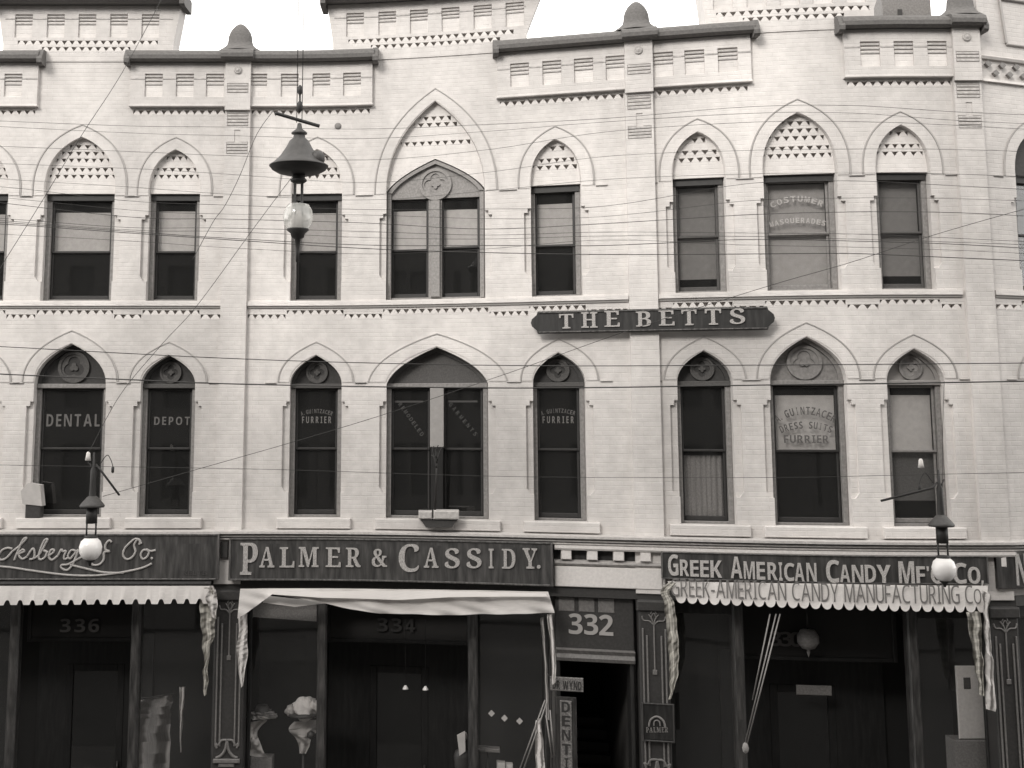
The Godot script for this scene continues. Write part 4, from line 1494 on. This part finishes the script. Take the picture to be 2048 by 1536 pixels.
func awnings() -> void:
	# ---- left: a pale striped valance with square tabs
	var t := thing("awning", "pale valance with square cut tabs over the left shop, its end hanging in a twist", "awning", at(-5.854, 4.67, 0.45))
	var top := [Vector2(-10.4, 5.003), Vector2(-3.888, 5.003)]
	cloth("valance", t, top, scallops(-10.4, -3.89, 0, 0, 4.662, 4.712, 0.222, 0.085, true), 0.38, 0.45, 0.016, 9.0, M.canvas, 6, 520)
	var s := Shape.new()
	run(s, roller(5.029, 0.3, 0.045), -10.4, -3.949)
	obj("roller", done(s), M.wood, t)
	drape("side_curtain", t, [Vector2(-4.089, 4.969), Vector2(-4.116, 4.663), Vector2(-4.068, 4.173), Vector2(-4.011, 3.669), Vector2(-4.042, 3.543), Vector2(-3.997, 3.151)], [Vector2(-3.879, 4.986), Vector2(-3.844, 4.638), Vector2(-3.85, 4.19), Vector2(-3.93, 3.92), Vector2(-3.947, 3.543), Vector2(-3.955, 3.184)], 0.4, 0.035, 10.0, M.check, 60)
	drape("side_curtain", t, [Vector2(-3.95, 5.015), Vector2(-3.996, 4.778), Vector2(-3.884, 4.483)], [Vector2(-3.863, 5.015), Vector2(-3.803, 4.736), Vector2(-3.831, 4.441)], 0.46, 0.03, 16.0, M.canvas, 24)
	# ---- middle: a loose canvas, half furled
	t = thing("awning", "loosely furled white canvas awning drooping in folds over the middle shop", "awning", at(-0.692, 4.58, 0.45))
	cloth("canvas", t, [Vector2(-3.413, 4.961), Vector2(-0.696, 4.977), Vector2(1.912, 5.014)], [Vector2(-3.438, 4.467), Vector2(-3.318, 4.535), Vector2(-3.128, 4.67), Vector2(-2.835, 4.882), Vector2(-2.36, 4.807), Vector2(-2.008, 4.742), Vector2(-1.48, 4.639), Vector2(-0.954, 4.574), Vector2(0.257, 4.583), Vector2(2.01, 4.681)], 0.42, 0.52, 0.03, 5.0, M.canvas, 18, 240, 0.8)
	cloth("fold", t, [Vector2(-2.713, 4.907), Vector2(-2.01, 4.928), Vector2(-0.173, 4.971), Vector2(1.858, 4.994)], [Vector2(-2.818, 4.882), Vector2(-2.009, 4.835), Vector2(-0.606, 4.817), Vector2(0.258, 4.891), Vector2(1.89, 4.954)], 0.5, 0.585, 0.012, 3.0, M.canvas, 6, 90)
	cloth("fold", t, [Vector2(-2.976, 4.829), Vector2(-2.464, 4.778), Vector2(-1.888, 4.723)], [Vector2(-3.026, 4.718), Vector2(-2.462, 4.642), Vector2(-1.932, 4.706)], 0.3, 0.36, 0.008, 4.0, M.canvas, 6, 40)
	drape("side_curtain", t, [Vector2(-3.437, 4.477), Vector2(-3.429, 4.131), Vector2(-3.459, 3.878), Vector2(-3.367, 3.293)], [Vector2(-3.281, 4.545), Vector2(-3.282, 4.173), Vector2(-3.266, 3.836), Vector2(-3.342, 3.318)], 0.4, 0.02, 8.0, M.canvas)
	drape("side_curtain", t, [Vector2(1.89, 4.645), Vector2(1.941, 4.062), Vector2(1.966, 3.498)], [Vector2(1.973, 4.665), Vector2(2.022, 4.066), Vector2(2.015, 3.533)], 0.4, 0.015, 8.0, M.canvas)
	drape("side_curtain", t, [Vector2(1.79, 4.561), Vector2(1.839, 3.796), Vector2(1.861, 2.91)], [Vector2(1.84, 4.58), Vector2(1.888, 3.799), Vector2(1.91, 2.913)], 0.3, 0.01, 8.0, M.rope)
	drape("side_curtain", t, [Vector2(1.688, 2.899), Vector2(1.676, 2.498), Vector2(1.686, 1.941)], [Vector2(1.771, 2.936), Vector2(1.822, 2.428), Vector2(1.833, 1.952)], 0.3, 0.02, 9.0, M.canvas)
	for q in [[1.889, 3.233, 1.423, 1.922], [1.848, 3.231, 1.357, 1.917], [1.928, 3.074, 1.984, 2.359], [1.862, 2.990, 1.951, 2.317]]:
		obj("rope", tube([at(q[0], q[1], 0.3) - org, at(q[2], q[3], 0.3) - org], 0.012, 5), M.rope, t)
	# ---- right: the lettered valance with rounded tabs
	t = thing("awning", "white lettered valance with a rounded saw edge over the right shop", "awning", at(6.32, 4.836, 0.45))
	cloth("valance", t, [Vector2(3.849, 5.244), Vector2(6.353, 5.273), Vector2(8.843, 5.261)], scallops(3.958, 8.785, 0, 0, 4.905, 4.851, 0.171, 0.115, false), 0.36, 0.42, 0.008, 7.0, M.pale_canvas, 6, 300)
	line(t, "thin", "GREEK-AMERICAN CANDY MANUFACTURING Co", 3.888, 8.698, 5.016, 4.986, 0.29, 0.424, M.valance_letter, 0.005, 0.8, 0.1)
	drape("side_curtain", t, [Vector2(3.872, 5.243), Vector2(3.727, 5.094), Vector2(3.776, 4.872), Vector2(3.821, 4.16), Vector2(3.83, 3.611), Vector2(3.809, 3.375)], [Vector2(3.966, 5.23), Vector2(3.868, 5.083), Vector2(3.94, 4.862), Vector2(3.987, 4.247), Vector2(3.959, 3.774), Vector2(3.848, 3.393)], 0.42, 0.02, 13.0, M.check, 60)
	drape("side_curtain", t, [Vector2(8.451, 4.86), Vector2(8.491, 4.468), Vector2(8.542, 4.01), Vector2(8.595, 3.592)], [Vector2(8.691, 4.875), Vector2(8.681, 4.468), Vector2(8.676, 4.01), Vector2(8.657, 3.577)], 0.4, 0.02, 12.0, M.check, 50)
	drape("side_curtain", t, [Vector2(8.706, 5.206), Vector2(8.701, 4.859), Vector2(8.696, 4.285), Vector2(8.656, 3.391)], [Vector2(8.845, 5.128), Vector2(8.796, 4.859), Vector2(8.813, 4.133), Vector2(8.81, 3.346)], 0.45, 0.02, 12.0, M.canvas, 50)
	for q in [[5.593, 4.772, 5.007, 2.699], [5.531, 4.770, 4.977, 2.698], [5.439, 4.767, 5.123, 3.414]]:
		obj("rope", tube([at(q[0], q[1], 0.3) - org, at(q[2], q[3], 0.3) - org], 0.012, 5), M.rope, t)
	obj("weight", lathe([[0.0, -0.09], [0.04, -0.06], [0.055, 0.0], [0.035, 0.07], [0.0, 0.09]], 12), M.rope, t, spot(4.991, 2.668, 0.3))

func roller(v: float, w: float, r: float) -> PackedVector2Array:
	var q := PackedVector2Array()
	for i in 12:
		q.append(Vector2(w + cos(TAU * i / 12.0) * r, v + sin(TAU * i / 12.0) * r))
	return q

# ------------------------------------------------------------------ street lamps
func street_lamps() -> void:
	# ---- the great arc lamp over the middle of the street
	var w := 6.0
	var c := at(-1.905, 10.627, w)
	var t := thing("arc_lamp", "large hanging street lamp with a bell shaped metal shade over a clear globe", "street lamp", c)
	var k := 0.00676    # one step of the drawing in metres
	obj("shade", lathe([[0.0, 205 * k], [4 * k, 203 * k], [6 * k, 192 * k], [16 * k, 184 * k], [16.5 * k, 181 * k], [11 * k, 180 * k], [13 * k, 172 * k], [20 * k, 166 * k], [27 * k, 152 * k], [40 * k, 132 * k], [52 * k, 120 * k], [61 * k, 114 * k], [61 * k, 112 * k], [56 * k, 112 * k]], 36), M.lamp_metal, t)
	obj("reflector", lathe([[60 * k, 112.5 * k], [56 * k, 106 * k], [44 * k, 99 * k], [28 * k, 95 * k], [12 * k, 94 * k]], 36), M.lamp_dark, t)
	obj("collar", lathe([[0.0, 122 * k], [13 * k, 118 * k], [13 * k, 88 * k], [17 * k, 84 * k], [17 * k, 81 * k], [11 * k, 77 * k], [0.0, 76 * k]], 20), M.lamp_dark, t)
	obj("regulator", lathe([[0.0, 0.1], [0.06, 0.085], [0.1, 0.03], [0.1, -0.05], [0.06, -0.09], [0.0, -0.1]], 16), M.lamp_metal, t, Transform3D(Basis(), Vector3(40 * k, 128 * k, 0.1)))
	for a in 4:
		var o := Vector3(cos(a * TAU / 4.0 + 0.5) * 10.5 * k, 0, sin(a * TAU / 4.0 + 0.5) * 10.5 * k)
		obj("rod", tube([o + Vector3(0, 78 * k, 0), o + Vector3(0, -22 * k, 0)], 0.011), M.lamp_dark, t)
	obj("globe", lathe([[13 * k, 34 * k], [22 * k, 32 * k], [29 * k, 20 * k], [31 * k, 5 * k], [28 * k, -10 * k], [20 * k, -22 * k], [12 * k, -28 * k]], 28), M.clear_globe, t)
	obj("inner_tube", lathe([[0.0, 20 * k], [9 * k, 18 * k], [12 * k, 8 * k], [12 * k, -22 * k]], 18), M.blind, t)
	obj("cup", lathe([[22 * k, -18 * k], [23 * k, -21 * k], [15 * k, -28 * k], [13 * k, -36 * k], [6 * k, -40 * k], [4 * k, -64 * k], [3.5 * k, -86 * k], [0.0, -88 * k]], 20), M.lamp_dark, t)
	obj("crossbar", tube([Vector3(-50 * k, 219 * k, 0.1), Vector3(-46 * k, 221 * k, 0.1), Vector3(0, 210 * k, 0), Vector3(40 * k, 201 * k, -0.1)], 0.026, 8), M.lamp_dark, t)
	obj("pulley", lathe([[0.0, 226 * k], [4 * k, 230 * k], [7 * k, 240 * k], [5 * k, 247 * k], [2 * k, 252 * k], [2 * k, 264 * k], [6 * k, 270 * k], [6 * k, 280 * k], [3 * k, 284 * k], [0.0, 286 * k]], 12), M.lamp_dark, t)
	for d in [-6.0, 5.0]:
		obj("lowering_rope", tube([Vector3(d * k, 205 * k, 0), Vector3(d * k, 6.0, 0)], 0.006, 5), M.wire, t)
	# ---- the two lamps before the shop signs
	small_lamp("street arc lamp with a round white globe, before the script shop sign at left", at(-5.4, 5.889, 3.0), false)
	small_lamp("street arc lamp with a round white globe, before the block letter sign at right", at(7.169, 5.802, 3.0), true)

func small_lamp(label: String, c: Vector3, flip: bool) -> void:
	var t := thing("globe_lamp", label, "street lamp", c, "small arc lamps before the shop signs")
	var k := 0.0080 if not flip else 0.0074
	var f := -1.0 if flip else 1.0
	obj("globe", lathe([[0.0, 21.5 * k], [12 * k, 20.5 * k], [19 * k, 14 * k], [22.5 * k, 3 * k], [21 * k, -9 * k], [15 * k, -18 * k], [9 * k, -22 * k], [0.0, -23 * k]], 28), M.opal, t)
	obj("finial", lathe([[10 * k, -20 * k], [9 * k, -24 * k], [4 * k, -27 * k], [2 * k, -33 * k], [0.0, -34 * k]], 14), M.lamp_dark, t)
	for d in [-9.0, 9.0]:
		obj("rod", tube([Vector3(d * k, 18 * k, 0), Vector3(d * k, 52 * k, 0)], 0.014), M.lamp_dark, t)
	obj("cap_ring", lathe([[0.0, 26 * k], [12 * k, 25 * k], [13 * k, 21 * k], [11 * k, 19 * k]], 16), M.lamp_dark, t)
	obj("body", lathe([[0.0, 48 * k], [11 * k, 48 * k], [11 * k, 80 * k], [0.0, 81 * k]], 18), M.lamp_dark, t)
	obj("hood", lathe([[0.0, 78 * k], [23 * k, 79 * k], [24.5 * k, 82 * k], [22 * k, 86 * k], [13 * k, 96 * k], [8 * k, 101 * k], [0.0, 102 * k]], 22), M.lamp_metal, t)
	obj("standard", lathe([[7 * k, 100 * k], [6 * k, 128 * k], [6 * k, 150 * k], [3 * k, 158 * k], [2 * k, 185 * k], [0.0, 186 * k]], 12), M.lamp_dark, t)
	var b := 11.0 * f
	obj("arm", tube([Vector3(4 * f * k, 162 * k, 0), Vector3(14 * f * k, 152 * k, 0.02), Vector3((56 if not flip else 118) * f * k, (103 if not flip else 128) * k, 0.1)], 0.017, 6), M.lamp_dark, t)
	obj("arm", tube([Vector3(0, 150 * k, 0), Vector3(-10 * f * k, 168 * k, 0)], 0.012, 6), M.lamp_dark, t)
	obj("insulator", lathe([[0.0, -9 * k], [6 * k, -8 * k], [4.5 * k, 0.0], [4 * k, 6 * k], [2 * k, 9 * k], [0.0, 9 * k]], 12), M.white, t, Transform3D(Basis(), Vector3((-11 if not flip else -34) * k, (178 if not flip else 198) * k, 0.02)))
	obj("hook", tube(smooth([Vector3(b * k, 160 * k, 0), Vector3((b + 14 * f) * k, 180 * k, 0), Vector3((b + 22 * f) * k, 172 * k, 0), Vector3((b + 27 * f) * k, 158 * k, 0)], 5), 0.007, 5), M.lamp_dark, t)
	obj("weight", lathe([[0.0, -7 * k], [3 * k, -5 * k], [3 * k, 4 * k], [0.0, 7 * k]], 10), M.lamp_dark, t, Transform3D(Basis(), Vector3((b + 27 * f) * k, 152 * k, 0)))

# ------------------------------------------------------------------ wires
func wire(label: String, w: float, r: float, nums: Array, group := "overhead wires along the street") -> void:
	var p := []
	for i in range(0, nums.size(), 2):
		p.append(at(nums[i], nums[i + 1], w))
	var t := thing("wire", label, "wire", p[0], group)
	var l := []
	for q in smooth(p, 8):
		l.append(q - p[0])
	t.queue_free()
	remove_child(t)
	var o := MeshInstance3D.new()
	o.name = t.name
	o.mesh = tube(l, r, 5)
	o.material_override = M.wire
	o.position = p[0]
	add_child(o)
	tag(o, label, "wire", group)

func wires() -> void:
	wire("thin wire passing just below the parapet ledges, uppermost of the upper wires", 4, 0.0035, [-7.29, 12.531, -6.42, 12.499, -4.78, 12.435, -3.29, 12.418, -1.09, 12.355, 0.76, 12.337, 2.53, 12.315, 4.48, 12.355, 5.90, 12.297, 7.23, 12.163, 8.68, 12.087])
	wire("faint wire second from the top, crossing the pointed brick panels", 4.3, 0.003, [-7.17, 12.381, -4.70, 12.255, -3.24, 12.216, -1.07, 12.137, 0.75, 12.161, 2.49, 12.194, 4.41, 12.191, 5.80, 12.120, 7.11, 11.973, 8.53, 11.889])
	wire("wire crossing the tip of the middle pointed arch, third from the top", 4.6, 0.0032, [-7.05, 12.002, -4.62, 11.901, -3.18, 11.839, -1.05, 11.741, 0.74, 11.815, 2.45, 11.979, 4.34, 11.995, 5.70, 11.933, 6.99, 11.836, 8.37, 11.736])
	wire("faint wire level with the lower toothed rows of the pointed panels", 4, 0.003, [-7.25, 11.852, -4.75, 11.757, -3.27, 11.670, -1.08, 11.509, 0.76, 11.592, 2.52, 11.739, 4.46, 11.715, 5.87, 11.668, 7.20, 11.619, 8.64, 11.566])
	wire("faint wire skimming the heads of the top floor windows", 4.3, 0.003, [-7.13, 11.581, -6.28, 11.511, -4.67, 11.410, -3.21, 11.301, -1.06, 11.183, 0.75, 11.254, 2.47, 11.339, 4.38, 11.317, 5.76, 11.269, 7.07, 11.215, 8.47, 11.148])
	wire("wire dipping across the dark heads of the top floor windows", 4.6, 0.0035, [-7.02, 11.393, -6.18, 11.324, -4.59, 11.141, -3.16, 11.080, -1.05, 10.987, 0.73, 10.934, 2.43, 10.900, 4.31, 11.122, 5.67, 11.104, 6.94, 11.003, 8.31, 10.914])
	wire("faint upper wire of the bundle across the top floor blinds", 4, 0.003, [-7.23, 11.353, -4.73, 11.102, -3.26, 11.039, -1.08, 11.001, 0.75, 10.886, 2.50, 10.840, 4.44, 10.978, 5.84, 10.966, 7.16, 10.924, 8.59, 10.866])
	wire("darker wire of the bundle across the top of the top floor blinds", 4.3, 0.0045, [-7.11, 11.223, -4.66, 10.944, -3.20, 10.913, -1.06, 10.830, 0.74, 10.682, 2.46, 10.692, 4.36, 10.731, 5.74, 10.721, 7.04, 10.681, 8.43, 10.601])
	wire("thin wire through the middle of the top floor blinds", 4.6, 0.0035, [-6.99, 10.912, -6.16, 10.851, -4.58, 10.737, -3.15, 10.730, -1.04, 10.655, 0.73, 10.549, 2.42, 10.525, 4.29, 10.434, 5.63, 10.374, 6.90, 10.289, 8.27, 10.210])
	wire("thin wire a little below the middle of the top floor blinds", 4, 0.0035, [-7.21, 10.976, -4.72, 10.788, -3.25, 10.765, -1.07, 10.651, 0.75, 10.574, 2.50, 10.551, 4.42, 10.466, 5.81, 10.384, 7.13, 10.314, 8.55, 10.251])
	wire("thick dark wire across the lower part of the top floor blinds", 4.3, 0.006, [-7.09, 10.859, -6.25, 10.813, -4.65, 10.698, -3.20, 10.598, -1.06, 10.440, 0.74, 10.330, 2.45, 10.240, 4.34, 10.178, 5.71, 10.143, 7.00, 10.062, 8.39, 9.992])
	wire("dark wire directly above the thick wire of the blinds", 4.6, 0.005, [-6.99, 10.851, -4.58, 10.677, -3.15, 10.578, -1.04, 10.452, 0.73, 10.395, 2.42, 10.332, 4.28, 10.344, 5.63, 10.278, 6.90, 10.208, 8.26, 10.116])
	wire("faint lowest wire of the bundle, just under the top floor blinds", 4, 0.003, [-7.19, 10.749, -4.71, 10.616, -3.24, 10.515, -1.07, 10.396, 0.75, 10.422, 2.49, 10.491, 4.42, 10.344, 5.81, 10.271, 7.12, 10.202, 8.54, 10.125])
	wire("upper of the two trolley wires crossing the lower arched heads", 6, 0.006, [-6.39, 8.896, -5.97, 8.875, -2.45, 8.697, 1.02, 8.590, 4.18, 8.558, 7.14, 8.557, 7.56, 8.562])
	wire("lower and thickest trolley wire crossing the transoms of the lower windows", 6, 0.0085, [-6.37, 8.534, -5.96, 8.500, -4.24, 8.425, -2.45, 8.357, 1.02, 8.294, 4.18, 8.309, 6.27, 8.326, 7.54, 8.345])
	wire("faint single wire crossing the lower sashes of the lower windows", 5, 0.0035, [-6.66, 7.277, -6.22, 7.242, -2.56, 7.185, 1.07, 7.104, 4.37, 7.129, 5.98, 7.176, 7.48, 7.216, 7.93, 7.229])
	wire("long slanting wire rising from the left globe lamp towards the upper right", 3.2, 0.0045, [-5.19, 6.700, -3.76, 7.107, -2.12, 7.571, -0.70, 7.997, 1.15, 8.602, 2.93, 9.219, 4.90, 9.827, 6.04, 10.145, 7.31, 10.554, 9.06, 11.046], "slanting span wires")
	wire("steep slanting wire from the left parapet down past the first wide window", 4.2, 0.005, [-4.25, 14.540, -4.88, 13.242, -5.47, 12.246, -6.03, 11.225, -6.56, 10.296, -6.84, 9.798], "slanting span wires")
	wire("slanting rope from the great lamp's crossbar down to the left pilaster", 5.8, 0.0045, [-2.30, 12.250, -2.54, 11.888, -2.76, 11.310, -2.96, 10.879, -3.13, 10.629, -3.40, 10.097], "slanting span wires")
	wire("slanting rope from below the great shade to the left globe lamp", 5, 0.0045, [-2.10, 11.443, -2.63, 10.715, -3.46, 9.536, -3.97, 8.954, -4.54, 8.235, -4.96, 7.418], "slanting span wires")
	wire("thin drop wire holding up the right globe lamp", 3.0, 0.004, [7.21, 6.929, 7.26, 7.737, 7.32, 8.433], "slanting span wires")

# ------------------------------------------------------------------ things in and on the front
func wares() -> void:
	var s := Shape.new()
	# box on the sill of the dental window
	var t := thing("crate", "pale tilted box standing on a dark block at the left of the dental window sill", "box", at(-7.236, 6.141, 0.1))
	s = Shape.new()
	prism(s, PackedVector2Array([Vector2(-7.394, 6.396), Vector2(-7.043, 6.361), Vector2(-7.095, 6.731), Vector2(-7.312, 6.766), Vector2(-7.44, 6.625)]), -0.1, 0.12)
	obj("box", done(s), M.blind, t)
	s = Shape.new()
	slab(s, -7.348, -7.079, 6.15, 6.378, -0.12, 0.1)
	obj("stand", done(s), M.iron, t)
	# the shelf with a pole before the twin window
	t = thing("window_shelf", "small pale ledge on a dark bracket with a thin pole, before the twin window", "shelf", at(0.07, 6.023, 0.25))
	s = Shape.new()
	slab(s, -0.289, -0.052, 6.167, 6.304, 0.0, 0.35, 0.02)
	slab(s, -0.026, 0.418, 6.167, 6.321, 0.0, 0.355, 0.02)
	obj("ledge", done(s), M.stone, t)
	s = Shape.new()
	prism(s, PackedVector2Array([Vector2(-0.158, 6.023), Vector2(0.296, 6.031), Vector2(0.383, 6.161), Vector2(-0.246, 6.15)]), 0.0, 0.3)
	obj("bracket", done(s), M.iron, t)
	obj("pole", tube([at(0.0, 6.302, 0.2) - org, at(0.026, 6.925, 0.2) - org, at(0.035, 7.316, 0.2) - org], 0.022, 7, 0.7), M.sash, t)
	for q in [[[874, 925], [866, 905], [867, 892]], [[874, 920], [881, 900], [887, 893]], [[873, 915], [872, 900], [877, 890]], [[873, 935], [868, 915], [862, 910]]]:
		var l := []
		for e in q:
			l.append(at(lerpf(-0.071, 0.15, (e[0] - 862) / 25.0), lerpf(7.056, 7.447, (935 - e[1]) / 45.0), 0.22) - org)
		obj("sprig", tube(smooth(l, 4), 0.016, 6, 0.5), M.sash, t)
	# ---- the middle shop's left show window
	t = thing("trimmed_hat", "dark hat with a ruffled pale brim in the left show window of the middle shop", "hat", at(-3.121, 2.605, -0.6))
	obj("crown", lathe([[0.0, 0.2], [0.1, 0.19], [0.14, 0.12], [0.15, 0.03]], 18), M.iron, t)
	obj("brim", lump(Vector3(0.25, 0.045, 0.22), 21, 0.5), M.blind, t)
	obj("ruffle", lump(Vector3(0.2, 0.05, 0.18), 23, 0.8), M.mid, t, Transform3D(Basis(), Vector3(0.02, 0.05, 0.03)))
	t = thing("trimmed_hat", "white plumed hat with black brim in the left window of the middle shop", "hat", at(-2.363, 2.642, -0.6))
	obj("crown", lump(Vector3(0.21, 0.2, 0.18), 5, 0.35), M.white, t, Transform3D(Basis(), Vector3(0.02, 0.09, 0)))
	obj("plume", lump(Vector3(0.12, 0.1, 0.1), 9, 0.6), M.white, t, Transform3D(Basis(), Vector3(0.2, 0.14, 0.05)))
	obj("plume", lump(Vector3(0.08, 0.09, 0.08), 14, 0.6), M.blind, t, Transform3D(Basis(), Vector3(-0.24, 0.07, 0.05)))
	obj("brim", lathe([[0.17, 0.03], [0.28, 0.02], [0.29, -0.02], [0.17, -0.04]], 26), M.iron, t)
	t = thing("draped_blouse", "pale blouse draped to a point under the plumed hat in the left show window", "clothing", at(-2.372, 1.949, -0.62))
	drape("cloth", t, [Vector2(-2.544, 2.507), Vector2(-2.641, 2.403), Vector2(-2.521, 2.231), Vector2(-2.426, 1.949)], [Vector2(-2.073, 2.538), Vector2(-2.062, 2.4), Vector2(-2.231, 2.191), Vector2(-2.309, 1.95)], -0.62, 0.05, 11.0, M.blind, 30, 14)
	obj("stand", tube([at(-2.381, 1.999, -0.7) - org, at(-2.363, 0.804, -0.7) - org], 0.02), M.iron, t)
	obj("bow", lathe([[0.0, 0.08], [0.07, 0.04], [0.075, -0.03], [0.0, -0.08]], 10), M.iron, t, Transform3D(Basis(), at(-2.222, 2.304, -0.5) - org))  # dark lump painted in as the shaded hollow of the cloth
	t = thing("goods_tray", "narrow grey tray below the diamond cards in the middle shop's right window", "tray", at(0.918, 2.154, -0.5))
	s = Shape.new()
	slab(s, 0.71, 1.134, 2.137, 2.204, -0.7, -0.5)
	obj("tray", done(s), M.mid, t)
	obj("leg", tube([at(0.921, 2.113, -0.6) - org, at(0.915, 0.991, -0.6) - org], 0.02), M.iron, t)
	t = thing("draped_stand", "white cloth draped over a stand at the left edge of the middle shop window", "cloth", at(-3.188, 1.935, -0.6))
	drape("cloth", t, [Vector2(-3.335, 2.502), Vector2(-3.321, 2.278), Vector2(-3.314, 1.917)], [Vector2(-3.029, 2.536), Vector2(-3.204, 2.261), Vector2(-2.962, 1.849)], -0.6, 0.03, 9.0, M.white, 24)
	s = Shape.new()
	slab(s, -3.311, -2.916, 0.72, 1.9, -0.85, -0.55)
	obj("pedestal", done(s), M.mid, t)
	t = thing("inner_shade", "grey roller shade drawn a little below the canvas in the middle shop's left window", "blind", at(-2.708, 4.315, -0.36))
	s = Shape.new()
	prism(s, PackedVector2Array([Vector2(-3.296, 4.368), Vector2(-2.137, 4.292), Vector2(-2.141, 4.624), Vector2(-3.301, 4.621)]), -0.37, -0.36)
	obj("cloth", done(s), M.mid, t)
	# ---- the middle shop's right show window
	t = thing("dress_form", "white fronted bust with a small head, beside the right post of the middle shop door", "mannequin", at(0.507, 1.487, -0.5))
	obj("bust", lathe([[0.0, 0.9], [0.04, 0.88], [0.055, 0.82], [0.04, 0.75], [0.05, 0.71], [0.15, 0.66], [0.18, 0.56], [0.16, 0.36], [0.12, 0.2], [0.14, 0.0], [0.0, -0.01]], 18), M.iron, t, Transform3D(Basis.from_scale(Vector3(1, 1, 0.7)), Vector3.ZERO))
	s = Shape.new()
	prism(s, PackedVector2Array([Vector2(0.385, 2.425), Vector2(0.524, 2.499), Vector2(0.532, 2.166), Vector2(0.428, 2.085)]), -0.4, -0.36)
	obj("shirt_front", done(s), M.blind, t)
	obj("head", lump(Vector3(0.06, 0.075, 0.065), 3, 0.1), M.blind, t, Transform3D(Basis(), Vector3(0.01, 0.9, 0.02)))
	obj("stand", lathe([[0.025, 0.02], [0.025, -0.6], [0.12, -0.64], [0.0, -0.66]], 10), M.iron, t)
	for q in [["left", 983, 1428], ["middle", 1009, 1436], ["right", 1039, 1440]]:
		t = thing("price_card", "white diamond price card in the middle shop's right window, %s of three" % q[0], "card", at(lerpf(0.987, 1.468, (q[1] - 983) / 56.0), lerpf(2.815, 2.714, (q[2] - 1428) / 12.0), -0.4), "white diamond cards")
		s = Shape.new()
		s.p = PackedVector3Array()
		var b2 := t.position
		org = Vector3.ZERO
		var d := 0.058
		for f in [0.0, -0.012]:
			s.quad(Vector3(-d, 0, f), Vector3(0, -d, f), Vector3(d, 0, f), Vector3(0, d, f), Vector3.BACK if f == 0.0 else Vector3.FORWARD)
		obj("card", done(s, false), M.white, t)
		org = b2
	t = thing("goods_box", "two pale boxes standing side by side low in the middle shop's right window", "box", at(1.221, 1.675, -0.6))
	s = Shape.new()
	slab(s, 1.084, 1.231, 0.72, 1.953, -0.8, -0.6)
	obj("box", done(s), M.white, t)
	s = Shape.new()
	slab(s, 1.248, 1.36, 0.72, 1.93, -0.8, -0.59)
	obj("box", done(s), M.white, t)
	for q in [["left", 811, 1377], ["right", 851, 1377]]:
		t = thing("shop_lamp", "tiny white glass shade hanging inside the middle shop's door, the %s of a pair" % q[0], "lamp", at(lerpf(-0.529, -0.17, (q[1] - 811) / 40.0), 3.134, -0.6), "pair of white shades")
		obj("shade", lathe([[0.015, 0.05], [0.05, 0.0], [0.055, -0.02], [0.0, -0.025]], 14), M.opal, t)
		obj("cord", tube([Vector3(0, 0.05, 0), Vector3(0, 1.2, 0)], 0.004), M.near_black, t)
	# ---- the left shop's curtain
	t = thing("shop_curtain", "grey gathered curtain hanging in the right window of the left shop", "curtain", at(-5.054, 1.482, -0.7))
	drape("cloth", t, [Vector2(-5.416, 2.862), Vector2(-5.401, 2.428), Vector2(-5.358, 1.141)], [Vector2(-4.756, 2.949), Vector2(-4.795, 2.428), Vector2(-4.774, 1.141)], -0.7, 0.035, 16.0, M.mid, 60, 14)
	obj("rail", tube([at(-5.417, 2.879, -0.7) - org, at(-4.739, 2.966, -0.7) - org], 0.015), M.iron, t)
	t = thing("shop_curtain", "narrow pale drape strip hanging beside the gathered curtain of the left shop", "curtain", at(-4.545, 1.91, -0.7))
	drape("cloth", t, [Vector2(-4.643, 3.088), Vector2(-4.626, 2.514), Vector2(-4.6, 1.953)], [Vector2(-4.534, 3.097), Vector2(-4.571, 2.514), Vector2(-4.582, 1.953)], -0.7, 0.015, 8.0, M.blind, 30)
	# ---- the right shop
	t = thing("hanging_globe", "grey glass globe hanging over the right shop's door", "lamp", at(6.271, 4.242, -0.7))
	obj("globe", lathe([[0.05, 0.17], [0.12, 0.15], [0.18, 0.05], [0.18, -0.06], [0.11, -0.15], [0.0, -0.18]], 22), M.casing, t)
	obj("drop", lathe([[0.03, -0.17], [0.03, -0.22], [0.0, -0.3]], 10), M.casing, t)
	obj("rod", tube([Vector3(0, 0.16, 0), Vector3(0, 0.55, 0)], 0.015), M.iron, t)
	t = thing("door_card", "blank grey card fixed behind the glass of the right shop's door", "card", at(6.526, 3.207, -1.4))
	s = Shape.new()
	slab(s, 6.233, 6.819, 3.199, 3.364, -1.42, -1.4)
	obj("card", done(s), M.mid, t)
	t = thing("white_cabinet", "tall white panel with a small dark square opening in the right shop's right window", "cabinet", at(8.805, 2.684, -0.6))
	s = Shape.new()
	slab(s, 8.62, 9.106, 2.699, 3.854, -0.64, -0.6)
	obj("panel", done(s), M.white, t)
	s = Shape.new()
	slab(s, 8.737, 8.853, 3.488, 3.671, -0.605, -0.585)
	obj("opening", done(s), M.iron, t)
	s = Shape.new()
	slab(s, 8.517, 9.066, 0.72, 2.684, -0.95, -0.58)
	obj("base", done(s), M.mid, t)
	# ---- a small round plate on the wall near the great lamp
	t = thing("wall_plate", "small round iron anchor plate on the wall right of the hanging lamp", "plate", at(-1.821, 13.345, 0.0))
	obj("disc", lathe([[0.0, 0.03], [0.03, 0.025], [0.06, 0.02], [0.065, 0.0]], 16), M.mid, t, Transform3D(Basis(Vector3.RIGHT, PI / 2.0), Vector3.ZERO))
